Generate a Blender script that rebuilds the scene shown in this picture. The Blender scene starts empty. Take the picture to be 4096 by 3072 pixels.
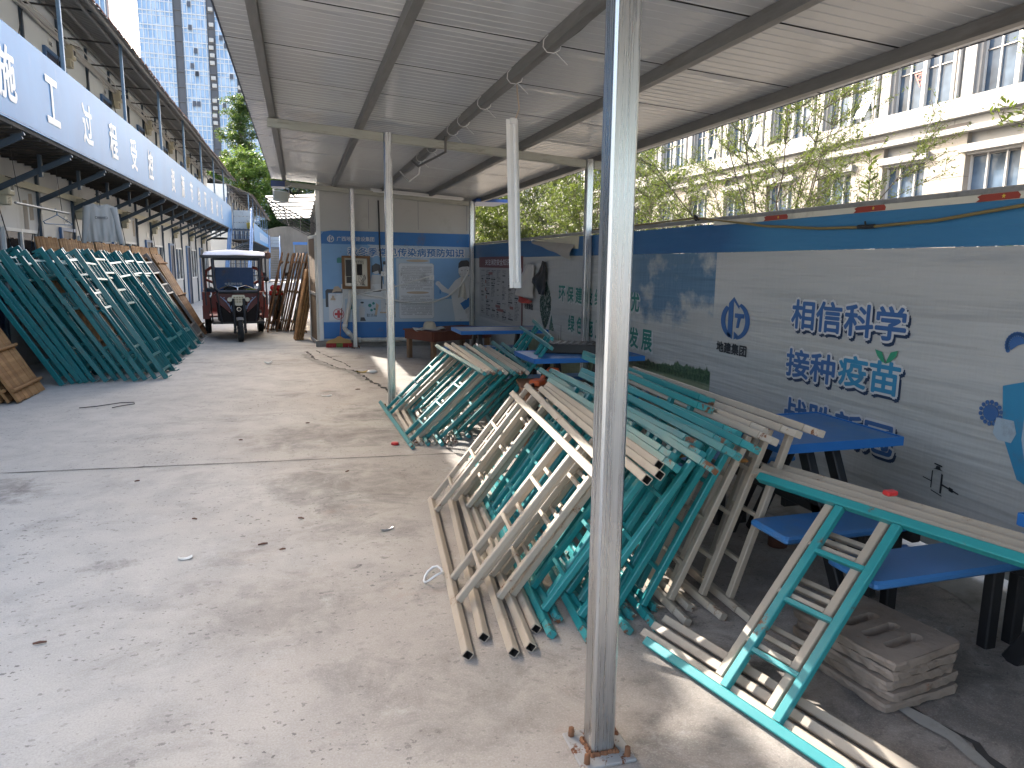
import bpy, math, random
from mathutils import Vector, Matrix, Quaternion
R = math.radians
scene = bpy.context.scene
col = scene.collection
random.seed(7)

# ------------------------------------------------------------------ camera, sky, sun, exposure
cam_data = bpy.data.cameras.new('camera')
cam = bpy.data.objects.new('camera', cam_data)
col.objects.link(cam)
YAW, PITCH, ROLL = R(16.485), R(9.5), R(0.634)
fw = Vector((math.sin(YAW) * math.cos(PITCH), math.cos(YAW) * math.cos(PITCH), -math.sin(PITCH)))
r0 = Vector((math.cos(YAW), -math.sin(YAW), 0))
u0 = r0.cross(fw)
rr = r0 * math.cos(ROLL) + u0 * math.sin(ROLL)
uu = -r0 * math.sin(ROLL) + u0 * math.cos(ROLL)
cam.matrix_world = Matrix(((rr.x, uu.x, -fw.x, 0), (rr.y, uu.y, -fw.y, 0), (rr.z, uu.z, -fw.z, 1.6), (0, 0, 0, 1)))
cam_data.sensor_width = 36
cam_data.lens = 36 * 2850 / 4096
cam_data.clip_start = 0.05
cam_data.clip_end = 3000
scene.camera = cam

SUN_EL, SUN_AZ = R(32.0), R(-27.0)          # azimuth from +Y towards +X
S = Vector((math.sin(SUN_AZ) * math.cos(SUN_EL), math.cos(SUN_AZ) * math.cos(SUN_EL), math.sin(SUN_EL)))
world = bpy.data.worlds.new('World')
scene.world = world
world.use_nodes = True
wn = world.node_tree
bg = wn.nodes['Background']
sky = wn.nodes.new('ShaderNodeTexSky')
sky.sky_type = 'NISHITA'
sky.sun_disc = False
sky.sun_elevation = SUN_EL
sky.sun_rotation = SUN_AZ
sky.air_density = 1.0
sky.dust_density = 6.0
sky.ozone_density = 0.0
wn.links.new(sky.outputs[0], bg.inputs[0])
bg.inputs[1].default_value = 0.15
sun_data = bpy.data.lights.new('sun', 'SUN')
sun_data.energy = 2.1
sun_data.angle = R(0.5)
sun_data.color = (1.0, 0.95, 0.88)
sun = bpy.data.objects.new('sun', sun_data)
sun.rotation_euler = S.to_track_quat('Z', 'Y').to_euler()
sun.location = (-20, 40, 30)
col.objects.link(sun)
scene.view_settings.view_transform = 'Standard'
scene.view_settings.look = 'None'
scene.view_settings.gamma = 1
scene.view_settings.exposure = 2.6
scene.cycles.max_bounces = 8
scene.cycles.diffuse_bounces = 5
scene.cycles.glossy_bounces = 4
scene.cycles.use_denoising = True

# ------------------------------------------------------------------ material helpers
class NB:
    """small node builder for one material"""
    def __init__(self, name):
        self.m = bpy.data.materials.new(name)
        self.m.use_nodes = True
        self.t = self.m.node_tree
        self.b = self.t.nodes['Principled BSDF']
        self.co = self.t.nodes.new('ShaderNodeTexCoord').outputs['Object']
    def n(self, kind, **kw):
        nd = self.t.nodes.new(kind)
        for k, v in kw.items():
            setattr(nd, k, v)
        return nd
    def put(self, sock, v):
        if hasattr(v, 'links'):
            self.t.links.new(v, sock)
        else:
            if sock.type == 'RGBA' and len(v) == 3:
                v = (*v, 1)
            sock.default_value = v
    def vec(self, scale=(1, 1, 1), rand=False, src=None):
        mp = self.n('ShaderNodeMapping')
        self.put(mp.inputs[0], src or self.co)
        mp.inputs['Scale'].default_value = scale
        if rand:
            oi = self.n('ShaderNodeObjectInfo')
            ml = self.n('ShaderNodeMath', operation='MULTIPLY')
            self.put(ml.inputs[0], oi.outputs['Random']); ml.inputs[1].default_value = 37.0
            self.t.links.new(ml.outputs[0], mp.inputs['Location'])
        return mp.outputs[0]
    def noise(self, scale, detail=4, rough=.55, vec=None, dist=0):
        nd = self.n('ShaderNodeTexNoise')
        self.put(nd.inputs['Vector'], vec or self.co)
        nd.inputs['Scale'].default_value = scale
        nd.inputs['Detail'].default_value = detail
        nd.inputs['Roughness'].default_value = rough
        nd.inputs['Distortion'].default_value = dist
        return nd.outputs[0]
    def voro(self, scale, vec=None, feature='F1', out='Distance', rnd=1):
        nd = self.n('ShaderNodeTexVoronoi', feature=feature)
        self.put(nd.inputs['Vector'], vec or self.co)
        nd.inputs['Scale'].default_value = scale
        nd.inputs['Randomness'].default_value = rnd
        return nd.outputs[out]
    def math(self, op, a, b=0.0, c=None, clamp=False):
        nd = self.n('ShaderNodeMath', operation=op, use_clamp=clamp)
        self.put(nd.inputs[0], a); self.put(nd.inputs[1], b)
        if c is not None: self.put(nd.inputs[2], c)
        return nd.outputs[0]
    def rng(self, v, a, b, c=0.0, d=1.0):
        nd = self.n('ShaderNodeMapRange', clamp=True)
        self.put(nd.inputs[0], v)
        for i, x in enumerate((a, b, c, d)): nd.inputs[i + 1].default_value = x
        return nd.outputs[0]
    def mix(self, f, a, b, blend='MIX'):
        nd = self.n('ShaderNodeMix', data_type='RGBA', blend_type=blend)
        self.put(nd.inputs[0], f); self.put(nd.inputs[6], a); self.put(nd.inputs[7], b)
        return nd.outputs[2]
    def xyz(self):
        nd = self.n('ShaderNodeSeparateXYZ'); self.put(nd.inputs[0], self.co)
        return nd.outputs
    def bump(self, h, strength=.3, dist=.01):
        nd = self.n('ShaderNodeBump')
        self.put(nd.inputs['Height'], h)
        nd.inputs['Strength'].default_value = strength
        nd.inputs['Distance'].default_value = dist
        self.t.links.new(nd.outputs[0], self.b.inputs['Normal'])
    def done(self, color, rough=.6, metal=0.0, spec=None):
        self.put(self.b.inputs['Base Color'], color)
        self.put(self.b.inputs['Roughness'], rough)
        self.put(self.b.inputs['Metallic'], metal)
        if spec is not None: self.b.inputs['Specular IOR Level'].default_value = spec
        return self.m

def sc(c, k):
    return tuple(min(1, x * k) for x in c)

def simple(name, c, rough=.6, metal=0.0, var=.12, scale=6, dirt=0.0, dirt_c=(.12, .1, .08), dscale=3, rust=0.0, rust_c=(.16, .06, .025), rscale=9,
           bump=.05, bscale=40, stretch=(1, 1, 1), rand=True, spec=None):
    b = NB(name)
    v = b.vec(stretch, rand)
    n1 = b.noise(scale, 5, .6, v)
    colr = b.mix(n1, sc(c, 1 - var), sc(c, 1 + var))
    rg = rough
    if dirt:
        d = b.rng(b.noise(dscale, 8, .7, v), .62 - dirt * .25, .78 - dirt * .15, 0, .75)
        colr = b.mix(d, colr, dirt_c)
    if rust:
        rn = b.noise(rscale, 8, .75, v)
        rm = b.rng(rn, .72 - rust * .2, .76 - rust * .2)
        rc = b.mix(b.noise(60, 3, .6, v), sc(rust_c, .5), sc(rust_c, 1.5))
        colr = b.mix(rm, colr, rc)
        rg = b.rng(rm, 0, 1, rough, .85)
    if bump:
        b.bump(b.noise(bscale, 4, .6, v), bump, .004)
    return b.done(colr, rg, metal, spec)

def glass(name, c, rough=.05, var=.3, spec=.9):
    b = NB(name)
    v = b.vec((1, 1, 1), False)
    cc = b.mix(b.rng(b.noise(.9, 3, .6, v), .3, .7), sc(c, 1 - var), sc(c, 1 + var))
    b.bump(b.noise(1.2, 2, .5, v), .06, .02)
    return b.done(cc, rough, 0.0, spec)

# ------------------------------------------------------------------ mesh helpers
class MB:
    def __init__(self):
        self.v, self.f, self.mi, self.sm = [], [], [], []
    def add(self, vs, fs, mi=0, smooth=False):
        o = len(self.v)
        self.v += [tuple(p) for p in vs]
        for q in fs:
            self.f.append(tuple(i + o for i in q)); self.mi.append(mi); self.sm.append(smooth)
    def box(self, c, s, rot=None, mi=0):
        x, y, z = s[0] / 2, s[1] / 2, s[2] / 2
        P = [Vector(p) for p in ((-x, -y, -z), (x, -y, -z), (x, y, -z), (-x, y, -z), (-x, -y, z), (x, -y, z), (x, y, z), (-x, y, z))]
        if rot is not None: P = [rot @ p for p in P]
        c = Vector(c)
        self.add([p + c for p in P], [(0, 3, 2, 1), (4, 5, 6, 7), (0, 1, 5, 4), (1, 2, 6, 5), (2, 3, 7, 6), (3, 0, 4, 7)], mi)
    def b2(self, lo, hi, mi=0):
        self.box([(a + b) / 2 for a, b in zip(lo, hi)], [abs(b - a) for a, b in zip(lo, hi)], None, mi)
    def rbox(self, c, s, ch=.01, rot=None, mi=0):
        """box with chamfered vertical and top/bottom edges"""
        x, y, z = s[0] / 2, s[1] / 2, s[2] / 2
        c = Vector(c)
        rings = []
        for zz, k in ((-z, ch), (-z + ch, 0), (z - ch, 0), (z, ch)):
            X, Y = x - k, y - k
            e = ch
            rings.append([Vector(p) for p in ((-X + e, -Y, zz), (X - e, -Y, zz), (X, -Y + e, zz), (X, Y - e, zz), (X - e, Y, zz), (-X + e, Y, zz), (-X, Y - e, zz), (-X, -Y + e, zz))])
        vs = [p for r_ in rings for p in r_]
        if rot is not None: vs = [rot @ p for p in vs]
        fs = [tuple(range(7, -1, -1)), tuple(range(24, 32))]
        for k in range(3):
            for i in range(8):
                j = (i + 1) % 8
                fs.append((k * 8 + i, k * 8 + j, k * 8 + 8 + j, k * 8 + 8 + i))
        self.add([p + c for p in vs], fs, mi)
    def bar(self, p, q, w, h, up=(0, 0, 1), ch=.12, hollow=False, mi=0, mi_in=None):
        p, q = Vector(p), Vector(q)
        a = (q - p).normalized()
        up = Vector(up)
        if abs(a.dot(up)) > .98: up = Vector((1, 0, 0)) if abs(a.x) < .9 else Vector((0, 1, 0))
        s = a.cross(up).normalized(); t = s.cross(a)
        e = ch * min(w, h)
        prof = [(-w / 2 + e, -h / 2), (w / 2 - e, -h / 2), (w / 2, -h / 2 + e), (w / 2, h / 2 - e), (w / 2 - e, h / 2), (-w / 2 + e, h / 2), (-w / 2, h / 2 - e), (-w / 2, -h / 2 + e)]
        A = [p + s * x + t * y for x, y in prof]; B = [q + s * x + t * y for x, y in prof]
        fs = [(i, (i + 1) % 8, 8 + (i + 1) % 8, 8 + i) for i in range(8)]
        if not hollow:
            self.add(A + B, fs + [tuple(range(7, -1, -1)), tuple(range(8, 16))], mi)
        else:
            self.add(A + B, fs, mi)
            for base, d in ((p, 1), (q, -1)):
                O = [base + s * x + t * y for x, y in prof]
                I = [base + s * x * .8 + t * y * .8 for x, y in prof]
                J = [b_ + a * d * .05 for b_ in I]
                g = [(i, 8 + i, 8 + (i + 1) % 8, (i + 1) % 8) if d > 0 else (i, (i + 1) % 8, 8 + (i + 1) % 8, 8 + i) for i in range(8)]
                self.add(O + I, g, mi)
                self.add(I + J, g + [tuple(range(8, 16))], mi if mi_in is None else mi_in)
    def tube(self, pts, r, n=8, cap=True, mi=0, smooth=True):
        pts = [Vector(p) for p in pts]
        rs = r if isinstance(r, (list, tuple)) else [r] * len(pts)
        prev = None
        vs = []
        for i, p in enumerate(pts):
            if i == 0: d = pts[1] - p
            elif i == len(pts) - 1: d = p - pts[i - 1]
            else: d = (pts[i + 1] - p).normalized() + (p - pts[i - 1]).normalized()
            d = d.normalized() if d.length > 1e-9 else Vector((0, 0, 1))
            if prev is None:
                ref = Vector((0, 0, 1)) if abs(d.z) < .9 else Vector((1, 0, 0))
                s = d.cross(ref).normalized()
            else:
                s = (prev - d * prev.dot(d))
                s = s.normalized() if s.length > 1e-6 else d.orthogonal().normalized()
            prev = s
            t = d.cross(s)
            vs += [p + (s * math.cos(2 * math.pi * k / n) + t * math.sin(2 * math.pi * k / n)) * rs[i] for k in range(n)]
        fs = []
        for i in range(len(pts) - 1):
            for k in range(n):
                j = (k + 1) % n
                fs.append((i * n + k, i * n + j, i * n + n + j, i * n + n + k))
        self.add(vs, fs, mi, smooth)
        if cap:
            self.add([vs[k] for k in range(n)], [tuple(range(n - 1, -1, -1))], mi)
            self.add([vs[len(vs) - n + k] for k in range(n)], [tuple(range(n))], mi)
    def prism(self, poly, o, ex, ey, depth, mi=0):
        """polygon (2-D points) in plane o+ex*x+ey*y, extruded by depth along ex x ey"""
        o, ex, ey = Vector(o), Vector(ex), Vector(ey)
        ez = ex.cross(ey).normalized() * depth
        A = [o + ex * x + ey * y for x, y in poly]
        B = [a + ez for a in A]
        n = len(A)
        self.add(A + B, [tuple(range(n - 1, -1, -1)), tuple(range(n, 2 * n))] + [(i, (i + 1) % n, n + (i + 1) % n, n + i) for i in range(n)], mi)
    def grid(self, fn, nu, nv, mi=0, smooth=True, flip=False):
        vs = [fn(i / nu, j / nv) for j in range(nv + 1) for i in range(nu + 1)]
        fs = []
        for j in range(nv):
            for i in range(nu):
                a = j * (nu + 1) + i
                q = (a, a + 1, a + nu + 2, a + nu + 1)
                fs.append(q[::-1] if flip else q)
        self.add(vs, fs, mi, smooth)
    def lathe(self, prof, c, n=20, mi=0, axis='Z'):
        c = Vector(c)
        def put(r, z, a):
            x, y = r * math.cos(a), r * math.sin(a)
            return c + (Vector((x, y, z)) if axis == 'Z' else Vector((z, x, y)) if axis == 'X' else Vector((y, z, x)))
        vs = [put(r_, z, 2 * math.pi * k / n) for r_, z in prof for k in range(n)]
        fs = [(i * n + k, i * n + (k + 1) % n, i * n + n + (k + 1) % n, i * n + n + k) for i in range(len(prof) - 1) for k in range(n)]
        self.add(vs, fs, mi, True)
    def build(self, name, mats, parent=None):
        me = bpy.data.meshes.new(name)
        off = Vector(parent['_o']) if parent is not None and '_o' in parent else Vector((0, 0, 0))
        me.from_pydata([(x - off.x, y - off.y, z - off.z) for x, y, z in self.v], [], self.f)
        if not isinstance(mats, (list, tuple)): mats = [mats]
        for m in mats: me.materials.append(m)
        me.polygons.foreach_set('material_index', self.mi)
        me.polygons.foreach_set('use_smooth', self.sm)
        me.update()
        o = bpy.data.objects.new(name, me)
        col.objects.link(o)
        if parent is not None:
            o.parent = parent
            o['_o'] = off[:]
        return o

def tag(o, label=None, cat=None, group=None, kind=None):
    if label: o['label'] = label
    if cat: o['category'] = cat
    if group: o['group'] = group
    if kind: o['kind'] = kind
    return o

def thing(name, label, cat, loc=(0, 0, 0), group=None):
    o = bpy.data.objects.new(name, None)
    o.empty_display_size = .1
    col.objects.link(o)
    o.location = loc
    o['_o'] = tuple(loc)
    return tag(o, label, cat, group)

def struct(o):
    o['kind'] = 'structure'
    return o

KIDS = {}
def children(o):
    return KIDS.get(o.name, [])
def kid(parent, o):
    KIDS.setdefault(parent.name, []).append(o)
    return o
def dup(root, M, label, group=None):
    """copy a thing with its parts and sub-parts, place it with matrix M"""
    r = root.copy(); col.objects.link(r)
    r.matrix_world = M
    r['label'] = label
    if group: r['group'] = group
    for ch in list(root.children):
        c = ch.copy(); col.objects.link(c); c.parent = r
        for g in list(ch.children):
            d = g.copy(); col.objects.link(d); d.parent = c
    return r

_tc = {}
def text_mesh(body, bold=0.0):
    key = (body, bold)
    if key not in _tc:
        cu = bpy.data.curves.new('lettering', 'FONT')
        cu.body = body
        cu.offset = bold
        cu.resolution_u = 3
        o = bpy.data.objects.new('lettering', cu)
        col.objects.link(o)
        dg = bpy.context.evaluated_depsgraph_get()
        me = bpy.data.meshes.new_from_object(o.evaluated_get(dg))
        vs = [v.co.copy() for v in me.vertices]; fs = [tuple(p.vertices) for p in me.polygons]
        bpy.data.objects.remove(o); bpy.data.curves.remove(cu); bpy.data.meshes.remove(me)
        x0, x1 = min(v.x for v in vs), max(v.x for v in vs); y0, y1 = min(v.y for v in vs), max(v.y for v in vs)
        _tc[key] = (vs, fs, x0, x1, y0, y1)
    return _tc[key]

def letters(mb, body, c, ex, ey, w, h, bold=0.0, mi=0, n=8):
    """lettering fitted into a w x h box centred at c; bold (share of h) thickens the strokes"""
    vs, fs, x0, x1, y0, y1 = text_mesh(body)
    c, ex, ey = Vector(c), Vector(ex), Vector(ey)
    ez = ex.cross(ey)
    r = bold * h
    kx, ky = (w - 2 * r) / (x1 - x0), (h - 2 * r) / (y1 - y0)
    xm, ym = (x0 + x1) / 2, (y0 + y1) / 2
    offs = [(0, 0)] + ([(r * math.cos(2 * math.pi * i / n), r * math.sin(2 * math.pi * i / n)) for i in range(n)] if bold else [])
    for i, (dx, dy) in enumerate(offs):
        o = c + ex * dx + ey * dy - ez * (.00015 * i)
        mb.add([o + ex * ((v.x - xm) * kx) + ey * ((v.y - ym) * ky) for v in vs], fs, mi)
ORD = ['first', 'second', 'third', 'fourth', 'fifth', 'sixth', 'seventh', 'eighth', 'ninth', 'tenth', 'eleventh', 'twelfth', 'thirteenth', 'fourteenth', 'fifteenth',
       'sixteenth', 'seventeenth', 'eighteenth', 'nineteenth', 'twentieth', 'twenty-first', 'twenty-second', 'twenty-third', 'twenty-fourth']
# ------------------------------------------------------------------ materials
def concrete():
    b = NB('concrete yard')
    x, y, z = b.xyz()[0:3]
    big = b.noise(.35, 5, .6)
    med = b.noise(3.2, 7, .68, dist=.4)
    fine = b.noise(38, 6, .7)
    colr = b.mix(b.rng(big, .3, .7), (.40, .378, .338), (.49, .465, .425))
    colr = b.mix(b.rng(med, .42, .7, 0, .5), colr, (.27, .262, .25))
    colr = b.mix(b.rng(fine, .35, .75, 0, .35), colr, (.51, .49, .455))
    # brown dirt trodden in along and under the shed
    stn = b.noise(4.2, 9, .75, None, .5)
    edge = b.math('ADD', x, b.rng(b.noise(.55, 4, .6), .2, .8, -1.6, 1.6))
    dirt = b.rng(edge, -.9, 1.6, 0, .8)
    near = b.rng(y, 13.5, 6, .45, 1)
    dirt = b.math('MULTIPLY', dirt, near)
    dcol = b.mix(b.rng(b.noise(2.2, 8, .7), .35, .65), (.215, .165, .135), (.34, .295, .26))
    colr = b.mix(dirt, colr, dcol)
    # dark oily blotches
    bl = b.rng(b.noise(1.15, 9, .72, b.vec((1, 1.5, 1)), .6), .54, .66, 0, .7)
    blm = b.math('MULTIPLY', bl, b.rng(edge, -2.2, .8, .1, 1))
    colr = b.mix(blm, colr, (.105, .095, .088))
    # scattered small spots
    for s_, th, am in ((6, .10, .55), (15, .14, .75), (33, .19, .8)):
        vv = b.vec((1, 1.35, 1))
        wob = b.n('ShaderNodeVectorMath', operation='ADD')
        nz = b.n('ShaderNodeTexNoise'); nz.inputs['Scale'].default_value = s_ * 2.2; nz.inputs['Detail'].default_value = 3
        b.put(nz.inputs['Vector'], b.co)
        scl = b.n('ShaderNodeVectorMath', operation='SCALE'); b.put(scl.inputs[0], nz.outputs[1]); scl.inputs['Scale'].default_value = 1.1 / s_
        b.put(wob.inputs[0], vv); b.put(wob.inputs[1], scl.outputs[0])
        d = b.voro(s_, wob.outputs[0])
        cellrnd = b.voro(s_, wob.outputs[0], out='Color')
        sepc = b.n('ShaderNodeSeparateColor'); b.put(sepc.inputs[0], cellrnd)
        thr = b.math('MULTIPLY', b.rng(sepc.outputs[0], .45, 1, 0, 1), th * 1.7)
        msk = b.rng(b.math('SUBTRACT', thr, d), 0, .015, 0, am)
        patch = b.rng(b.noise(.8, 3, .6), .42, .6, .35, 1)
        colr = b.mix(b.math('MULTIPLY', msk, patch), colr, (.085, .078, .072))
    # larger dark stains where things dripped or were dragged
    for (sx, sy, rx_, ry_, am) in ((-2.25, 5.5, .55, .5, .8), (-1.02, 4.02, .17, .10, .75), (.2, 6.7, .9, .55, .6), (.25, 5.2, .7, .55, .6), (.75, 7.6, .6, .35, .7), (.4, 4.2, .45, .2, .5), (.55, 2.4, .5, .4, .5), (-.1, 3.3, .5, .4, .4), (-2.2, 4.3, .4, .25, .5), (1.4, 2.3, .5, .5, .5), (2.4, 1.6, .8, .8, .8), (2.3, 2.6, .9, 1.2, .6)):
        dx = b.math('DIVIDE', b.math('SUBTRACT', x, sx), rx_); dy = b.math('DIVIDE', b.math('SUBTRACT', y, sy), ry_)
        dd = b.math('ADD', b.math('MULTIPLY', dx, dx), b.math('MULTIPLY', dy, dy))
        v = b.math('ADD', dd, b.rng(stn, .25, .75, 1.5, -1.1))
        colr = b.mix(b.rng(v, 1.1, -.1, 0, am), colr, (.12, .105, .095))
    # scuffs and fine scratches
    scr = b.rng(b.noise(9, 8, .8, b.vec((1, 2.6, 1)), 1.2), .62, .70, 0, .38)
    colr = b.mix(scr, colr, (.20, .185, .17))
    lt = b.rng(b.noise(2.4, 8, .75, b.vec((1.2, 1, 1)), .5), .58, .72, 0, .5)
    colr = b.mix(lt, colr, (.54, .53, .51))
    # grain, trowel marks and thin scratches
    gr = b.noise(130, 4, .75)
    colr = b.mix(b.rng(gr, .50, .72, 0, .5), colr, (.24, .23, .21)); colr = b.mix(b.rng(gr, .5, .3, 0, .35), colr, (.56, .55, .52))
    for ang, s_ in ((.5, 5), (-.35, 7), (1.2, 6)):
        mp = b.n('ShaderNodeMapping'); b.put(mp.inputs[0], b.co); mp.inputs['Rotation'].default_value = (0, 0, ang); mp.inputs['Scale'].default_value = (1, 14, 1)
        sc_ = b.rng(b.noise(s_, 3, .6, mp.outputs[0], .35), .705, .725, 0, .55)
        colr = b.mix(b.math('MULTIPLY', sc_, b.rng(b.noise(1.3, 3, .6), .45, .62)), colr, (.15, .14, .13))
    # reddish rust wash
    rw = b.rng(b.noise(1.7, 8, .7, b.vec((1, 1, 1), src=None)), .58, .72, 0, .35)
    colr = b.mix(b.math('MULTIPLY', rw, b.rng(edge, -1.5, .5, 0, 1)), colr, (.30, .17, .11))
    h = b.math('ADD', b.math('MULTIPLY', b.noise(55, 6, .7), .6), b.math('MULTIPLY', b.noise(6, 6, .6), .8))
    b.bump(h, .35, .006)
    return b.done(colr, b.rng(med, .3, .7, .62, .9), 0, .35)

M_CONC = concrete()
M_RUBBLE = simple('rubble ground', (.30, .285, .26), .95, var=.3, scale=5, dirt=.5, bump=.8, bscale=22, rand=False)
M_SOIL = simple('soil outside', (.13, .115, .095), .95, var=.3, scale=2, bump=.4, rand=False)
M_JOINT = simple('joint filler', (.045, .042, .04), .95, var=.4, scale=30, rand=False)
M_GALV = None
def galv():
    b = NB('galvanised tube')
    v = b.vec((34, 34, .55))
    n1 = b.noise(3, 6, .7, v)
    n2 = b.noise(1.5, 3, .5, b.vec((2, 2, 1.2)))
    colr = b.mix(n1, (.30, .32, .34), (.74, .75, .76))
    colr = b.mix(b.rng(n2, .45, .7, 0, .5), colr, (.50, .52, .47))
    b.bump(n1, .25, .003)
    return b.done(colr, b.rng(n1, .3, .7, .20, .38), 1.0)
M_GALV = galv()
M_GALV_DULL = simple('weathered galvanised steel', (.30, .295, .28), .5, .55, var=.25, scale=10, dirt=.25, stretch=(3, 3, 3), rand=False)
M_BEAM = simple('weathered beam zinc', (.34, .345, .30), .5, .35, var=.25, scale=7, dirt=.3, dscale=8, stretch=(.4, 3, 3), rand=False)
M_PURLIN = simple('dark zinc purlin', (.19, .187, .178), .5, .5, var=.3, scale=9, dirt=.25, stretch=(3, .5, 3), rand=False)
M_PANEL = None
def roofpanel():
    b = NB('roof panel underside')
    n = b.noise(1.1, 5, .6, b.vec((1, .5, 1)))
    colr = b.mix(b.rng(n, .3, .7), (.47, .47, .46), (.56, .56, .55))
    st = b.rng(b.noise(2.0, 7, .7), .62, .75, 0, .3)
    colr = b.mix(st, colr, (.33, .30, .26))
    b.bump(b.noise(3, 3, .5, b.vec((.4, 4, 1))), .08, .01)
    return b.done(colr, .2, 0, .65)
M_PANEL = roofpanel()
M_SEAM = simple('dark seam', (.03, .028, .026), .9)
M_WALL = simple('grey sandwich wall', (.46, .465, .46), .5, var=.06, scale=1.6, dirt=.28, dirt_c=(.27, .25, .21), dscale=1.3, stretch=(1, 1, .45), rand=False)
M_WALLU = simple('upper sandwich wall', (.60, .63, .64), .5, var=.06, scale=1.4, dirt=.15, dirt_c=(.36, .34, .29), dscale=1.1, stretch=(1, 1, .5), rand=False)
M_STUD = simple('blue grey steel', (.05, .075, .105), .45, .2, var=.3, scale=8, rust=.25, rand=False)
M_STUDL = simple('light blue post', (.16, .25, .36), .4, .3, var=.3, scale=6, rust=.2, rand=False)
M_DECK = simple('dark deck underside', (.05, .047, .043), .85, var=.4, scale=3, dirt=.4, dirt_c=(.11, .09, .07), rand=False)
M_EAVE = simple('eave sheet', (.21, .205, .195), .6, var=.15, scale=2.2, dirt=.45, dirt_c=(.12, .105, .09), dscale=2, rand=False)
M_RUSTEDGE = simple('rusty edge', (.16, .07, .05), .8, var=.4, scale=12, rand=False)
def banner_mat():
    b = NB('blue banner vinyl')
    n = b.noise(1.2, 5, .6, b.vec((1, 1, .35)))
    colr = b.mix(b.rng(n, .3, .7), (.024, .20, .46), (.036, .245, .54))
    fade = b.rng(b.noise(2.4, 6, .65, b.vec((1, 1.6, .5))), .58, .8, 0, .45)
    colr = b.mix(fade, colr, (.22, .37, .58))
    sp = b.rng(b.noise(16, 6, .8), .70, .73, 0, .6)
    colr = b.mix(sp, colr, (.05, .06, .08))
    b.bump(b.noise(1.3, 3, .5, b.vec((1, 1, .4))), .12, .03)
    return b.done(colr, .42, 0, .3)
M_BANNER = banner_mat()
M_WHITE = simple('white lettering', (.72, .74, .76), .4, var=.08, scale=9, dirt=.12, dirt_c=(.4, .45, .5))
M_CREAM = simple('cream plastic', (.50, .46, .34), .5, var=.1, scale=8, dirt=.35, dirt_c=(.3, .26, .18))
M_WHITEP = simple('white plastic', (.66, .66, .64), .4, var=.06, scale=8, dirt=.12)
M_DARKGLASS = glass('dark window glass', (.02, .025, .03))
M_NAVY = simple('navy door', (.016, .024, .06), .45, var=.3, scale=5, rand=False)
M_DOORFR = simple('blue door frame', (.07, .15, .30), .45, var=.2, scale=6, rand=False)
M_BLACK = simple('black plastic', (.015, .015, .016), .5, var=.3)
M_BLACKR = simple('black rubber', (.02, .02, .021), .8, var=.3, scale=15, dirt=.3, dirt_c=(.1, .09, .08))
M_TEAL = simple('teal paint', (.016, .195, .20), .32, var=.12, scale=5, dirt=.18, dirt_c=(.10, .13, .12), dscale=6, rust=.28, rscale=7, bump=.08)
M_TEALR = simple('teal paint worn', (.028, .23, .235), .4, var=.15, scale=7, dirt=.3, dirt_c=(.12, .13, .11), dscale=9, rust=.9, rscale=10, bump=.2)
M_TEAL_SHADED = simple('shaded teal paint', (.012, .145, .155), .28, var=.15, scale=4, dirt=.2, dirt_c=(.06, .07, .06), dscale=5, rust=.12, bump=.06)  # same teal paint; its unlit look is put into a darker colour
M_BEIGE = simple('beige paint', (.385, .325, .255), .42, var=.07, scale=5, dirt=.25, dirt_c=(.26, .2, .14), dscale=6, rust=.45, rscale=6, bump=.1)
M_BEIGER = simple('beige paint worn', (.42, .365, .295), .5, var=.1, scale=8, dirt=.3, dscale=9, rust=.9, rscale=9, bump=.2)
M_HOLE = simple('dark tube inside', (.03, .024, .02), .9)
M_TIMBER = None
def timber(name, c1, c2, dark):
    b = NB(name)
    v = b.vec((9, 9, .6), True)
    n = b.noise(3, 6, .65, v, .6)
    colr = b.mix(b.rng(n, .25, .75), c1, c2)
    pl = b.noise(1.0, 2, .5, b.vec((1.5, 9, .05), True))
    colr = b.mix(b.rng(pl, .35, .65, 0, .55), colr, dark)
    gi = b.n('ShaderNodeNewGeometry')
    colr = b.mix(b.rng(gi.outputs['Random Per Island'], 0, 1, 0, .45), colr, sc(dark, .8))
    st = b.rng(b.noise(5, 7, .7, b.vec((3, 3, .8), True)), .6, .75, 0, .6)
    colr = b.mix(st, colr, sc(dark, .5))
    b.bump(n, .3, .004)
    return b.done(colr, .75, 0, .3)
M_TIMBER = timber('weathered timber', (.34, .17, .065), (.54, .31, .135), (.17, .08, .03))
M_TIMBERD = timber('dark timber', (.20, .10, .05), (.38, .22, .12), (.08, .04, .02))

# ------------------------------------------------------------------ ground
g = MB(); g.add([(-900, -700, 0), (900, -700, 0), (900, 1200, 0), (-900, 1200, 0)], [(0, 1, 2, 3)])
struct(g.build('ground', M_CONC))
g = MB(); g.add([(3.45, -30, .006), (9, -30, .006), (9, 80, .006), (3.45, 80, .006)], [(0, 1, 2, 3)])
struct(g.build('path', M_SOIL))
rnd = random.Random(3)
def ragged(path, w, z, jit, step=.12, wv=.6):
    """a thin ragged strip along a polyline on the ground"""
    pts = []
    for a, c in zip(path[:-1], path[1:]):
        a, c = Vector((*a, 0)), Vector((*c, 0))
        n_ = max(1, int((c - a).length / step))
        for i in range(n_): pts.append(a.lerp(c, i / n_))
    pts.append(Vector((*path[-1], 0)))
    L_, R_ = [], []
    for i, p in enumerate(pts):
        d = (pts[min(i + 1, len(pts) - 1)] - pts[max(i - 1, 0)]).normalized()
        s = Vector((-d.y, d.x, 0))
        o = p + s * rnd.uniform(-jit, jit)
        ww = w * rnd.uniform(1 - wv, 1 + wv) / 2
        L_.append((o + s * ww)[:2] + (z,)); R_.append((o - s * ww)[:2] + (z,))
    n_ = len(pts)
    return L_ + R_, [(i, n_ + i, n_ + i + 1, i + 1) for i in range(n_ - 1)]
g = MB()
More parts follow.
